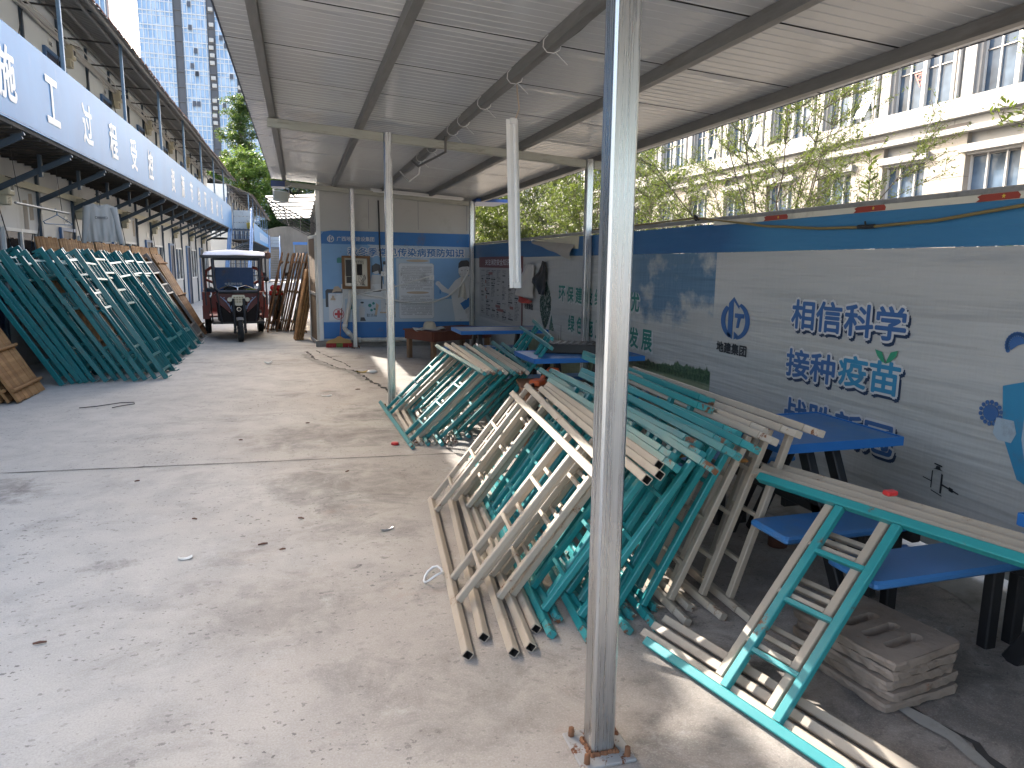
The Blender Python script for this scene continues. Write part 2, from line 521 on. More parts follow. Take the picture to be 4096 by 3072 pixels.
for path in (((-9, 6.62), (-2.23, 6.08), (1.225, 5.807), (2.2, 5.73)), ((-4, 12.75), (-.72, 12.0), (-.2, 11.85), (.35, 11.75)), ((-4, 14.35), (-.84, 14.02), (.16, 13.93), (.3, 13.92)), ((-4, 3.0), (-9, 3.35)),):
    g.add(*ragged(path, .014, .004, .003))
struct(g.build('ground_joint', M_JOINT))
g = MB()
for path, w in ((((.07, 13.4), (.13, 12.9), (.154, 12.39), (.342, 11.77), (.49, 11.2), (.73, 10.84), (.79, 10.4), (.845, 9.97), (1.0, 9.2), (1.05, 8.3), (1.2, 7.2), (1.22, 5.9), (1.32, 5.2)), .045),
                (((.235, 13.54), (.3, 13.1), (.377, 12.82), (.5, 12.2), (.63, 11.7), (.7, 11.2)), .022), (((2.1, 1.88), (2.12, 1.8), (2.145, 1.73), (2.15, 1.66), (2.118, 1.6), (2.13, 1.5), (2.1, 1.3)), .02)):
    g.add(*ragged(path, w, .005, w * .5, .06, .9))
struct(g.build('ground_crack', M_JOINT))
g = MB()
for path, w in ((((.02, 13.0), (.10, 12.4), (.29, 11.75), (.44, 11.15), (.68, 10.75), (.75, 10.2), (.80, 9.8)), .10), (((2.06, 1.88), (2.08, 1.8), (2.1, 1.7), (2.09, 1.6), (2.08, 1.45)), .05),
                (((1.32, 8.2), (1.3, 7.2), (1.36, 5.9), (1.42, 5.0)), .18)):
    g.add(*ragged(path, w, .009, w * .2, .07, .5))
struct(g.build('ground_patch', M_RUBBLE))
# loose strip of pale rubble at the foot of the hoarding
g = MB()
def rub(u, v):
    y = -1 + v * 14.5
    x = 2.98 + u * .6 + (0.06 * math.sin(y * 3.1) + .04 * math.sin(y * 7.7)) * (1 - u)
    return (x, y, .002 + .03 * math.sin(min(1, u * 1.6) * math.pi / 2) + rnd.uniform(0, .008) * u)
g.grid(rub, 8, 120)
struct(g.build('ground_rubble', M_RUBBLE))

# ------------------------------------------------------------------ canopy
def roof_z(x): return 3.03 - .068 * (x + .246)          # top of the cross beams
can = thing('canopy', 'open-sided grey shed roof of ribbed panels on square galvanised posts', 'canopy', (.9, 2, 0))
X0, X1, CY0, CY1 = -.44, 3.67, -4.4, 14.35
prof = []                                             # (y, dz, material) underside profile along Y
y = CY0 + .02
seam0 = 4.6
ys = []
k = -9
while seam0 + k * .985 < CY1:
    a = seam0 + k * .985
    for i in range(10):
        t = a + .05 + i * (.94 - .05) / 9
        ys += [(t, 0.0), (t + .005, -.0028), (t + .011, -.0028), (t + .016, 0.0)]
    ys += [(a + .960, 0.001), (a + .961, .035), (a + .980, .035), (a + .981, .001)]
    k += 1
ys = [q for q in ys if CY0 <= q[0] <= CY1]
g = MB()
NU = 26
vs, fs, sag = [], [], random.Random(5)
seam_sag = {}
for j, (yy, dz) in enumerate(ys):
    cell = int((yy - seam0 + 50 * .985) / .985)
    t = ((yy - seam0 + 50 * .985) / .985) % 1
    for i in range(NU + 1):
        u = i / NU
        x = X0 + (X1 - X0) * u
        bump = 0
        for c_ in (cell, cell + 1):
            key = (c_, i)
            if key not in seam_sag:
                bay = (x + .21) / .875 % 1
                seam_sag[key] = -.016 * math.sin(bay * math.pi) * sag.uniform(.2, 1.0) * (1 if sag.random() < .6 else .3)
        w = max(0, 1 - t / .12)
        bump = seam_sag[(cell, i)] * w
        vs.append((x, yy, roof_z(x) + .085 + dz + bump))
n_ = NU + 1
g.add(vs, [(j * n_ + i, (j + 1) * n_ + i, (j + 1) * n_ + i + 1, j * n_ + i + 1) for j in range(len(ys) - 1) for i in range(NU)], 0, False)
for j, (yy, dz) in enumerate(ys[:-1]):
    if dz == .035 or ys[j + 1][1] == .035:
        for i in range(NU):
            g.mi[j * NU + i] = 1
g.build('roof_panel', [M_PANEL, M_SEAM], can)
g = MB()
g.add([(X0, CY0, roof_z(X0) + .14), (X1, CY0, roof_z(X1) + .14), (X1, CY1, roof_z(X1) + .14), (X0, CY1, roof_z(X0) + .14)], [(0, 1, 2, 3)])
g.build('roof_top', simple('roof topside', (.45, .46, .47), .5, var=.1), can)
g = MB()
M_FASC = simple('dark blue fascia', (.02, .03, .06), .5)
for xx in (X0, X1):
    s = -1 if xx == X0 else 1
    g.bar((xx + s * .004, CY0, roof_z(xx) + .112), (xx + s * .004, CY1, roof_z(xx) + .112), .012, .062)
g.build('fascia', M_FASC, can)
g = MB(); g.b2((-.44, 13.72, 2.93), (-.2, 14.0, 3.03)); g.build('gutter_end', simple('blue gutter', (.02, .05, .16), .4), can)
for xp in (-.21, .655, 1.535, 2.40, 3.40):
    g = MB()
    z0 = roof_z(xp)
    # C-section purlin: web, flanges and lips
    g.b2((xp - .03, CY0 + .1, z0), (xp - .027, CY1 - .05, z0 + .08))
    g.b2((xp - .027, CY0 + .1, z0), (xp + .03, CY1 - .05, z0 + .003))
    g.b2((xp - .027, CY0 + .1, z0 + .077), (xp + .03, CY1 - .05, z0 + .08))
    g.b2((xp + .027, CY0 + .1, z0 + .003), (xp + .03, CY1 - .05, z0 + .018))
    g.build('purlin', M_PURLIN, can)
for yb, segs in ((1.96, ((-.26, .855), (.945, 3.19), (3.29, 3.45))), (7.88, ((-.26, .89), (.98, 3.18), (3.28, 3.45))), (13.8, ((-.26, .92), (1.01, 3.18)))):
    g = MB()
    for a, c in segs:
        g.bar((a, yb, roof_z(a) - .047), (c, yb, roof_z(c) - .047), .05, .09)
    g.build('beam', M_BEAM, can)
def post(x, y, w, plate=True, top=None):
    zt = top or roof_z(x) + .005
    g = MB()
    g.bar((x, y, .008), (x, y, zt), w, w, up=(0, 1, 0), ch=.09)
    o = g.build('post', M_GALV, can)
    if plate:
        g = MB()
        g.rbox((x, y, .006), (w * 2.35, w * 2.35, .012), .003)
        pl = g.build('base_plate', simple('rusty plate', (.34, .34, .34), .55, .4, rust=.95, rscale=14), o)
        g = MB()
        for sx, sy in ((-1, -1), (1, -1), (1, 1), (-1, 1)):
            g.lathe([(0, .03), (.010, .03), (.011, .012), (.011, 0)], (x + sx * w * .88, y + sy * w * .88, .012), 6)
        # weld beads round the foot
        for q in range(40):
            t = q / 40 * 4; s_ = int(t); u = (t - s_) * 2 - 1
            px, py = ((u, -1), (1, u), (-u, 1), (-1, -u))[s_]
            g.lathe([(0, .012), (.006, .009), (.010, 0)], (x + px * w * .54 + rnd.uniform(-.003, .003), y + py * w * .54 + rnd.uniform(-.003, .003), .011), 5)
        g.build('weld', simple('rust weld', (.17, .075, .035), .9, var=.5, scale=40), o)
    return o
post(.905, 1.985, .081)
post(.935, 7.88, .08)
post(.965, 13.8, .075)
post(3.24, 1.96, .07); post(3.23, 7.88, .08); post(3.23, 13.8, .08)
# conduit and cable ties along the middle purlin
g = MB()
rc = random.Random(9)
pts = [(1.572 + rc.uniform(-.006, .006), yy, roof_z(1.535) + .020 + rc.uniform(-.010, .008)) for yy in [3 + .35 * i for i in range(29)]]
g.tube(pts, .007, 6)
g.tube([(1.5, 7.6, roof_z(1.5) - .005), (1.5, 7.6, roof_z(1.5) - .16), (1.36, 8.5, roof_z(1.5) - .20), (1.42, 9.4, roof_z(1.5) - .02)], .014, 6)
cd = g.build('conduit', simple('dark conduit', (.09, .085, .08), .6), can)
for yy in (4.4, 5.2, 6.1, 6.9, 7.4, 8.6, 9.4):
    g = MB()
    zc = roof_z(1.535) + .03
    g.tube([(1.535 + .06 * math.cos(a), yy + .012 * math.sin(a * 2), zc + .055 * math.sin(a)) for a in [i * .7 for i in range(10)]], .0028, 5)
    g.tube([(1.56, yy, zc - .05), (1.6, yy - .03, zc - .10), (1.63, yy - .02, zc - .12)], .0022, 5)
    g.build('cable_tie', M_WHITEP, cd)
g = MB()
g.tube([(1.50, 9.2, 2.86), (1.49, 9.3, 2.72), (1.44, 9.8, 2.68), (1.36, 10.1, 2.84)], .009, 6)
g.build('loose_wire', M_WHITEP, cd)
# ------------------------------------------------------------------ dormitory blocks
M_OLDP = simple('old paper', (.36, .31, .25), .9, var=.25, scale=9)
M_ROD = simple('dark rod', (.05, .05, .05), .6, .4)
def dormitory(wx, zo, Y0, Y1, S0, label, first):
    """two-storey prefab block; wx wall plane, banner plane wx+1.05"""
    bx = wx + 1.05
    root = thing('dormitory_block', label, 'building', (wx, (Y0 + Y1) / 2, 0), 'two-storey prefab dormitory blocks')
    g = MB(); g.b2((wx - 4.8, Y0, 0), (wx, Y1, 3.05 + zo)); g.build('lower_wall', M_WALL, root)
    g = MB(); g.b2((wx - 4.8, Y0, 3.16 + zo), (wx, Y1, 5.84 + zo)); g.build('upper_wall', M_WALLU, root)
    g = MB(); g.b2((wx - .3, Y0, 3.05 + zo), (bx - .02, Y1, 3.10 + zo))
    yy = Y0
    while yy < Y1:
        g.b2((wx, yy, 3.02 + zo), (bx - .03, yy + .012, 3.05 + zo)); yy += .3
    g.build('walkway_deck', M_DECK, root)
    # roof: ribbed sheet sloping out over the walkway
    def rz(x): return 5.36 + zo + .40 * (bx + .19 - x)
    g = MB()
    ny = int((Y1 - Y0 + .5) / .055)
    wob = random.Random(11)
    ph = [wob.uniform(-.012, .012) for _ in range(ny + 1)]
    def rf(u, v):
        yy = Y0 - .2 + (Y1 - Y0 + .5) * v
        j = int(v * ny + .5)
        e = bx + .19 + ph[j] * u
        x = wx - 2.4 + (e - (wx - 2.4)) * u
        return (x, yy, rz(x) + .013 * (1 if (j % 4) in (0, 1) else -1) + (.018 * math.sin(yy * .9) if u > .95 else 0))
    g.grid(rf, 5, ny, 0, False)
    def rb(u, v):
        yy = Y0 - .2 + (Y1 - Y0 + .5) * v
        x = wx - 2.4 - 2.7 * u
        return (x, yy, rz(wx - 2.4) - .4 * 2.7 * u)
    g.grid(rb, 2, 4, 0, False)
    rf_o = g.build('roof_sheet', M_EAVE, root)
    g = MB()
    for v in range(0, ny, 4):
        p = rf(1, v / ny)
        g.box((p[0] + .004, p[1] + .05, p[2] - .004), (.02, .17, .02))
    g.build('drip_edge', M_RUSTEDGE, rf_o)
    g = MB()
    for xx in (wx + .12, wx + .5, bx - .12, bx + .1):
        g.bar((xx, Y0, rz(xx) - .045), (xx, Y1, rz(xx) - .045), .04, .05)
    g.build('roof_purlin', simple('grey purlin', (.17, .17, .165), .6), rf_o)
    if first:
        # unseen sheets added past the eave, gapped to shape its shadow into streaks
        yy = Y0 + .2
        while yy < 10.9:
            w_ = .78 + .1 * math.sin(yy * 5)
            g = MB(); e0 = bx + .19
            def ls(u, v, yy=yy, w_=w_): return (e0 - .15 + (.46 + .05 * math.sin(yy * 3)) * u, yy + w_ * v, rz(e0 - .15 + .46 * u) + .03 + .012 * (int(v * 12) % 2))
            g.grid(ls, 3, 12, 0, False); g.build('added_shade_sheet', M_EAVE, rf_o); yy += w_ + .07
    # stations
    n0 = math.ceil((Y0 - S0) / 1.82)
    k = n0
    while S0 + 1.82 * k < Y1 - .05:
        s = S0 + 1.82 * k
        g = MB(); g.b2((wx + .002, s, 0), (wx + .045, s + .075, 3.05 + zo)); g.build('stud', M_STUD, root)
        g = MB(); g.b2((wx + .002, s, 3.16 + zo), (wx + .04, s + .07, rz(wx + .04) - .05)); g.build('upper_stud', M_STUD, root)
        # bracket under the walkway
        g = MB()
        g.bar((wx + .02, s + .037, 2.52 + zo), (bx - .06, s + .037, 3.0 + zo), .045, .075)
        g.bar((wx + .62, s + .037, 2.72 + zo), (wx + .62, s + .037, 3.02 + zo), .05, .05)
        g.bar((bx - .16, s + .037, 2.985 + zo), (bx - .03, s + .037, 3.03 + zo), .04, .05)
        g.build('bracket', M_STUD, root)
        # head bar carrying the eave and thin tie rods
        g = MB()
        g.bar((wx, s + .037, 5.5 + zo), (bx + .05, s + .037, 5.46 + zo), .022, .028)
        g.build('head_bar', M_ROD, root)
        for zz, e in ((5.4, -.75), (5.4, .83), (2.45, -.7), (2.45, .75)):
            if e > 0 and k % 2: continue
            g = MB(); g.tube([(wx + .05, s + .04, zz + zo), (wx + .05, s + e, zz - 1.28 + zo)], .0075, 5); g.build('tie_rod', M_ROD, root)
        if k % 2 == 0:
            g = MB(); g.bar((bx - .03, s, 3.1 + zo), (bx - .03, s, 5.47 + zo), .05, .05, up=(0, 1, 0)); g.build('walkway_post', M_STUDL, root)
            for zz, top in ((0, 2.16 + zo), (3.16 + zo, 5.14 + zo)):
                d0, d1 = s - .82, s
                g = MB(); g.b2((wx + .003, d0 + .07, zz), (wx + .018, d1 - .005, top - .06)); dr = g.build('door', M_NAVY, root)
                g = MB(); g.b2((wx + .003, d0, zz), (wx + .05, d0 + .07, top)); g.b2((wx + .003, d0 + .07, top - .06), (wx + .05, d1 - .003, top)); g.build('door_frame', M_DOORFR, dr)
                g = MB(); g.lathe([(0, .05), (.022, .05), (.026, .03), (.012, .022), (.012, 0)], (wx + .018, d0 + .14, zz + 1.0), 10, axis='X'); g.build('handle', M_GALV_DULL, dr)
                g = MB()
                g.prism([(.115 * math.cos(t * .314), .085 * math.sin(t * .314)) for t in range(20)], (wx + .004, d0 + .45, top + .13), (0, 1, 0), (0, 0, 1), .006)
                pl = g.build('number_plate', M_WHITEP, root)
                if first and k in (0, 2):
                    g = MB(); letters(g, ('A-105' if k == 0 else 'A-106') if zz == 0 else ('A-205' if k == 0 else 'A-206'), (wx + .0135, d0 + .45, top + .13), (0, 1, 0), (0, 0, 1), .15, .07, .03)
                    g.build('lettering', M_BLACK, pl)
                # window in the next bay
                w0, w1 = s + .25, s + 1.65
                zb = zz + (.95 if zz < 1 else .72)
                g = MB(); g.b2((wx + .003, w0 + .05, zb + .05), (wx + .012, w1 - .05, zb + 1.05)); gl = g.build('window', M_DARKGLASS, root)
                g = MB()
                for q in ((w0, w0 + .05), (w1 - .05, w1), ((w0 + w1) / 2 - .03, (w0 + w1) / 2 + .03)): g.b2((wx + .003, q[0], zb), (wx + .04, q[1], zb + 1.1))
                for q in ((zb, zb + .05), (zb + 1.05, zb + 1.1)):
                    g.b2((wx + .004, w0 + .05, q[0]), (wx + .038, (w0 + w1) / 2 - .03, q[1])); g.b2((wx + .004, (w0 + w1) / 2 + .03, q[0]), (wx + .038, w1 - .05, q[1]))
                g.build('window_frame', M_WHITEP, gl)
        k += 1
    # cream service duct along the lower wall, white conduit above
    g = MB(); g.b2((wx + .046, Y0, 2.66 + zo), (wx + .075, Y1, 2.76 + zo)); g.build('cable_duct', M_CREAM, root)
    g = MB(); g.b2((wx + .046, Y0, 5.40 + zo), (wx + .10, Y1, 5.47 + zo))
    rc = random.Random(21)
    for q, (xx, zz) in enumerate(((.15, 5.44), (.18, 5.5), (.12, 5.35))):
        g.tube([(wx + xx + rc.uniform(-.03, .03), Y0 + i * (Y1 - Y0) / 40, zz + zo + rc.uniform(-.05, .03)) for i in range(41)], .012, 5)
    g.build('cable_run', simple('pale cable', (.45, .44, .42), .6, dirt=.3), root)
    # old glue and poster marks on the lower wall
    for (ya, yb, za, zb) in ((12.75, 12.95, 1.95, 2.5), (13.02, 13.2, 2.2, 2.62), (12.9, 13.12, 1.75, 2.02), (16.6, 16.85, 2.2, 2.5), (18.6, 18.8, 1.9, 2.3), (20.3, 20.5, 2.2, 2.6)) if first else ():
        g = MB(); g.prism([(0, 0), (yb - ya, .01), (yb - ya - .01, zb - za), (.012, zb - za - .015)], (wx + .001, ya, za), (0, 1, 0), (0, 0, 1), .0015); g.build('poster_remnant', M_OLDP, root)
    return root

blkA = dormitory(-4.0, 0, 4.3, 37.0, 15.2, 'nearer two-storey grey prefab dormitory block with blue doors and steel walkway', True)
blkB = dormitory(-3.45, -.33, 40.2, 64.0, 44.0, 'farther two-storey prefab dormitory block beyond the first steel stair', False)

# banner on the walkway edge
def banner(bx, zo, Y0, Y1, label, chars, size=(.52, .58)):
    ban = thing('banner_sign', label, 'sign', (bx, Y0, 3.13 + zo), 'blue slogan banners on the walkways')
    g = MB()
    ny = int((Y1 - Y0) / .6)
    rb = random.Random(4)
    def fn(u, v):
        y = Y0 + (Y1 - Y0) * u
        return (bx + .004 * math.sin(y * 1.7) * math.sin(v * 3.1), y, 3.125 + zo + .975 * v)
    g.grid(fn, ny, 4)
    g.b2((bx - .03, Y0, 3.10 + zo), (bx - .004, Y1, 3.125 + zo)); g.b2((bx - .05, Y0, 4.10 + zo), (bx - .004, Y1, 4.115 + zo))
    g.build('panel', M_BANNER, ban)
    for ch, yc in chars:
        g = MB(); letters(g, ch, (bx + .0065, yc, 3.585 + zo), (0, 1, 0), (0, 0, 1), size[0], size[1], .025); g.build('character', M_WHITE, ban)
    return ban
chars = [('施', 9.3), ('工', 10.82), ('过', 12.4), ('程', 13.97), ('受', 15.53), ('控', 17.15), ('资', 19.99), ('源', 21.58), ('节', 23.2), ('约', 24.83), ('环', 26.44), ('境', 28.28), ('优', 29.99), ('化', 31.69)]
banner(-2.95, 0, 5.0, 36.3, 'long blue slogan banner with white characters on the nearer walkway', chars)
banner(-2.4, -.33, 43.5, 63.6, 'short blue banner with pale upright bars on the farther block behind the stair', [('|', 50 + i * 1.1) for i in range(12)], (.38, .5))

# meter boxes on the wall of the nearer block
mb = thing('meter_box', 'cream electric meter box with its lid up beside door A-105', 'meter box', (-3.98, 15.3, 2.4), 'cream meter boxes along the dormitory wall')
def meter_parts(mb, o):
    x, y, z = o
    g = MB(); g.rbox((x + .09, y + .12, z + .2), (.17, .22, .24), .012); g.rbox((x + .06, y + .16, z + .02), (.12, .2, .14), .01); g.build('case', M_CREAM, mb)
    g = MB(); g.box((x + .22, y + .13, z + .30), (.16, .24, .012), Matrix.Rotation(R(18), 3, 'Y')); g.build('lid', simple('smoked lid', (.05, .045, .04), .3), mb)
    g = MB(); g.b2((x + .176, y + .05, z + .13), (x + .18, y + .19, z + .26)); fr = g.build('meter_panel', M_WHITEP, mb)
    g = MB()
    for q in range(3): g.b2((x + .18, y + .065 + q * .04, z + .15), (x + .183, y + .09 + q * .04, z + .24))
    g.build('dial', M_BLACK, fr)
    g = MB()
    for q in range(5): g.b2((x + .12, y + .1, z - .03 + q * .02), (x + .123, y + .2, z - .022 + q * .02))
    g.build('vent', M_BLACK, mb)
meter_parts(mb, (-3.98, 15.3, 2.4))
for i in range(-1, 6):
    if i != 0:
        lab = 'cream electric meter box nearest the camera on the lower dormitory wall' if i < 0 else 'cream meter box, %s past door A-105 on the lower dormitory wall' % ORD[i - 1]
        dup(mb, Matrix.Translation((-3.98, 15.3 + 3.64 * i, 2.4)), lab)
    dup(mb, Matrix.Translation((-3.98, 15.4 + 3.64 * i, 5.12)), 'cream box under the eave, %s along the upper dormitory wall' % ORD[i + 1])
# clothes and hangers under the walkway
def cloth_mat(name, c): return simple(name, c, .95, var=.1, scale=12, bump=.3, bscale=90)
sh = thing('sweatshirt', 'grey long-sleeved sweatshirt hung to dry below the blue banner', 'sweatshirt', (-3.08, 13.4, 2.5))
SX = Vector((.96, .28, 0)).normalized(); SN = Vector((SX.y, -SX.x, 0)); SO = Vector((-3.10, 13.4, 2.50))
def shp(x, z, d=0.0): return SO + SX * x + Vector((0, 0, z)) + SN * d
def shirt(side):
    def fn(u, v):
        e = abs(2 * u - 1)
        ztop = .03 - .07 * e ** 1.5 - (.085 if side > 0 else .03) * max(0, 1 - (abs(u - .5) / .2) ** 2)
        z = ztop + (-.60 - ztop) * v
        w = .225 + .02 * math.sin(v * 2.5)
        dep = .065 * math.sqrt(max(0, 1 - e * e)) * (.5 + .5 * v) + .014 * math.sin(u * 23 + v * 2.2) * (.25 + v) + .008 * math.sin(u * 41 - v * 3) * v
        return shp((2 * u - 1) * w, z, side * dep)
    return fn
g = MB(); g.grid(shirt(1), 44, 18); g.grid(shirt(-1), 44, 18, flip=True)
g.build('body', cloth_mat('grey jersey', (.44, .42, .385)), sh)
for s_ in (-1, 1):
    g = MB()
    g.tube([shp(s_ * (.185 + .085 * t), -.045 - .58 * t, -.01 + .03 * t) for t in [i / 8 for i in range(9)]], [.062, .06, .056, .052, .05, .046, .044, .042, .036], 12)
    g.build('sleeve', cloth_mat('grey jersey sleeve', (.38, .375, .355)), sh)
g = MB()
for a, c in (((-.085, 0), (.085, 0)), ((-.085, -.032), (.085, -.032)), ((-.085, -.032), (-.085, 0)), ((.085, -.032), (.085, 0))):
    g.bar(shp(a[0], -.20 + a[1], .088), shp(c[0], -.20 + c[1], .088), .005, .005)
g.bar(shp(-.06, -.216, .088), shp(.06, -.216, .088), .004, .010)
g.build('chest_print', M_BLACK, sh)
g = MB(); g.tube([shp(0, -.03), shp(0, .10), shp(.04, .16), shp(0, .20), shp(-.06, .15)], .005, 6); g.build('hanger_hook', M_BLACK, sh)
g = MB(); g.tube([(-3.3, 10.28, 2.28), (-3.3, 12.4, 2.287)], .016, 8)
pole = tag(g.build('drying_pole', M_GALV_DULL), 'thin steel drying pole hung under the walkway left of the sweatshirt', 'pole')
g = MB(); g.tube([(-3.3, 10.45, 2.29), (-3.36, 10.45, 3.05)], .004, 5); g.tube([(-3.3, 12.1, 2.29), (-3.34, 12.1, 3.05)], .004, 5); w_ = g.build('suspension_wire', M_BLACK); w_.parent = pole
hg = MB()
hg.tube([(-3.3, 11.75, 2.27), (-3.3, 11.8, 2.31), (-3.3, 11.86, 2.29), (-3.3, 11.85, 2.23), (-3.3, 11.25, 2.11), (-3.3, 11.3, 2.085), (-3.3, 12.5, 2.12), (-3.3, 12.53, 2.14), (-3.3, 11.85, 2.235)], .008, 6)
tag(hg.build('clothes_hanger', simple('blue hanger', (.06, .14, .25), .4)), 'empty blue clothes hanger on the drying pole beside door A-105', 'hanger')

# ------------------------------------------------------------------ outside stairs
def stair(x0, x1, yt, zt, run, label):
    st = thing('steel_stair', label, 'stair', ((x0 + x1) / 2, yt - run, 0), 'outdoor steel stairs at the ends of the dormitory blocks')
    M_B = M_STRINGER
    g = MB(); g.b2((x0, yt, zt - .06), (x1, yt + 1.1, zt)); g.build('landing', M_STUD, st)
    n = 15
    for i in range(n):
        t = i / n
        yy = yt - run * (1 - t); zz = zt * t + .1
        g = MB(); g.b2((x0 + .045, yy, zz), (x1 - .045, yy + .24, zz + .025)); g.build('tread', M_TREAD, st)
    for xx in (x0, x1):
        g = MB(); g.bar((xx, yt - run, .02), (xx, yt, zt - .02), .07, .20, ch=.05); g.build('stringer', M_B, st)
        g = MB()
        g.bar((xx, yt - run, .95), (xx, yt, zt + .95), .05, .06); g.bar((xx, yt - run, .55), (xx, yt, zt + .55), .03, .04)
        for t in (0, .25, .5, .75, 1): g.bar((xx, yt - run * (1 - t), zt * t), (xx, yt - run * (1 - t), zt * t + .96), .05, .05, up=(0, 1, 0))
        g.build('handrail', M_B, st)
    for q in range(3):
        g = MB(); g.b2((x0 + .03, yt + 1.08, zt + .06 + q * .29), (x1 - .03, yt + 1.1, zt + .33 + q * .29)); g.build('balustrade_panel', M_BALU, st)
    return st
M_STRINGER = simple('pale blue stair steel', (.13, .27, .50), .4, .1, var=.25, scale=5, dirt=.35, dirt_c=(.4, .45, .5), rand=False)
M_TREAD = simple('grey tread', (.18, .18, .19), .6, .2, var=.25)
M_BALU = simple('pale balustrade', (.46, .50, .53), .4, var=.12, scale=3, dirt=.3)
stair(-2.98, -2.06, 36.2, 3.12, 4.2, 'nearer blue steel stair with grey treads behind the tricycle roof')
stair(-2.28, -1.5, 63.0, 2.78, 4.0, 'farther blue steel stair in front of the stained concrete wall')
g = MB(); yb = thing('plant_bucket', 'yellow bucket with dry stalks on the landing of the nearer stair', 'bucket', (-2.2, 36.9, 3.12))
g.lathe([(0, 0), (.13, 0), (.17, .30), (.175, .32), (.155, .32), (.15, .28), (0, .28)], (-2.2, 36.95, 3.12), 16); g.build('bucket', simple('yellow bucket', (.42, .34, .06), .5), yb)
g = MB()
for i in range(10):
    a = i * .63; g.tube([(-2.2, 36.95, 3.4), (-2.2 + .16 * math.cos(a), 36.95 + .16 * math.sin(a), 3.52 + .03 * (i % 3))], .006, 4)
g.build('stalks', simple('dry stalk', (.2, .19, .07), .9), yb)

# ------------------------------------------------------------------ far end: retaining wall, blue lean-to
g = MB()
def rw(u, v):
    x = -8 + 20 * u
    zt = 4.6 + .5 * math.exp(-((x + .9) / 1.6) ** 2) - .25 * (x > 0) + .05 * math.sin(x * 2.1)
    return (x, 75 - .6 * v, zt * v)
g.grid(rw, 60, 8); g.grid(lambda u, v: (-8 + 20 * u, 74.4 + 6 * v, rw(u, 1)[2]), 60, 2)
tag(g.build('retaining_wall', simple('stained concrete wall', (.15, .14, .125), .9, var=.25, scale=.5, dirt=.9, dirt_c=(.05, .047, .042), dscale=.45, stretch=(1, 1, .35), bump=.3, bscale=6, rand=False)), 'tall rain-stained concrete retaining wall closing the far end of the yard', 'wall')
ln = thing('lean_to_shed', 'low open shed with a blue sheet roof by the stained far wall', 'shed', (.5, 41, 0))
g = MB(); g.grid(lambda u, v: (-.3 + 2.6 * u, 40 + 3 * v, 2.62 + .10 * v + .02 * ((int(u * 40)) % 2)), 40, 2, 0, False); g.build('roof', simple('blue sheet', (.03, .10, .30), .4), ln)
g = MB(); g.b2((-.3, 39.96, 2.52), (2.3, 40.0, 2.66)); g.build('fascia', simple('blue fascia', (.05, .16, .42), .4), ln)
for q in range(7):
    g = MB(); g.bar((-.3, 40 + q * .45, 2.0 - q * .01), (2.3, 40 + q * .45, 2.5 - q * .01), .04, .05); g.build('rafter', M_STUD, ln)
for xx in (-.25, 2.25):
    g = MB(); g.bar((xx, 40.1, 0), (xx, 40.1, 2.6), .06, .06, up=(0, 1, 0)); g.build('post', M_STUDL, ln)
# ------------------------------------------------------------------ back house with the health poster
A0, A1 = Vector((.354, 14.2, 0)), Vector((3.30, 13.994, 0))
EX = (A1 - A0).normalized(); EN = Vector((EX.y, -EX.x, 0))          # along the wall, and out of it towards the yard
UZ = Vector((0, 0, 1))
def W(u, z, out=0.0): return A0 + EX * u + UZ * z + EN * out
ROTW = Matrix((EX, -EN, UZ)).transposed()
def wbox(mb, u0, u1, z0, z1, o0, o1, mi=0):
    mb.box(W((u0 + u1) / 2, (z0 + z1) / 2, (o0 + o1) / 2), (u1 - u0, abs(o1 - o0), z1 - z0), ROTW, mi)
def wpoly(mb, pts, o0=.006, th=.002, mi=0):
    mb.prism([(x, y) for x, y in pts], W(0, 0, o0), EX, UZ, th, mi)
def ell(cx, cy, rx, ry, n=22, a0=0, a1=360):
    return [(cx + rx * math.cos(R(a0 + (a1 - a0) * i / (n if a1 - a0 == 360 else n - 1))), cy + ry * math.sin(R(a0 + (a1 - a0) * i / (n if a1 - a0 == 360 else n - 1)))) for i in range(n)]
hs = thing('site_office', 'single-storey grey panel hut with a blue health poster on its front wall', 'hut', (.354, 14.2, 0))
g = MB()
B0, B1 = W(0, 0, 0), W(3.0, 0, 0)
D = Vector((0, 7.5, 0))
g.add([B0, B1, B1 + D, B0 + D, B0 + UZ * 3.075, B1 + UZ * 2.875, B1 + D + UZ * 2.875, B0 + D + UZ * 3.075], [(0, 1, 5, 4), (1, 2, 6, 5), (2, 3, 7, 6), (3, 0, 4, 7), (4, 5, 6, 7)])
g.build('wall', simple('hut wall', (.43, .43, .41), .55, var=.05, scale=1.5, dirt=.25, dirt_c=(.3, .28, .24), dscale=1.5, rand=False), hs)
g = MB()
for u in (.02, .94, 1.88, 2.83): wbox(g, u, u + .006, 2.25, 2.80, 0, .002)
g.build('panel_joint', M_STUD, hs)
g = MB(); wbox(g, -.03, 0.045, 0, 2.96, -.03, .02); g.build('corner_trim', M_WHITEP, hs)
g = MB(); wbox(g, -.1, 3.0, 0, .115, .003, .06); g.build('plinth', simple('rough plinth', (.24, .22, .20), .95, var=.3, scale=9, dirt=.5, bump=.6, bscale=14, rand=False), hs)
g = MB(); g.b2((3.28, 13.6, 2.78), (3.9, 14.6, 2.84)); g.build('roof_corner', simple('blue roof corner', (.03, .09, .30), .4), hs)
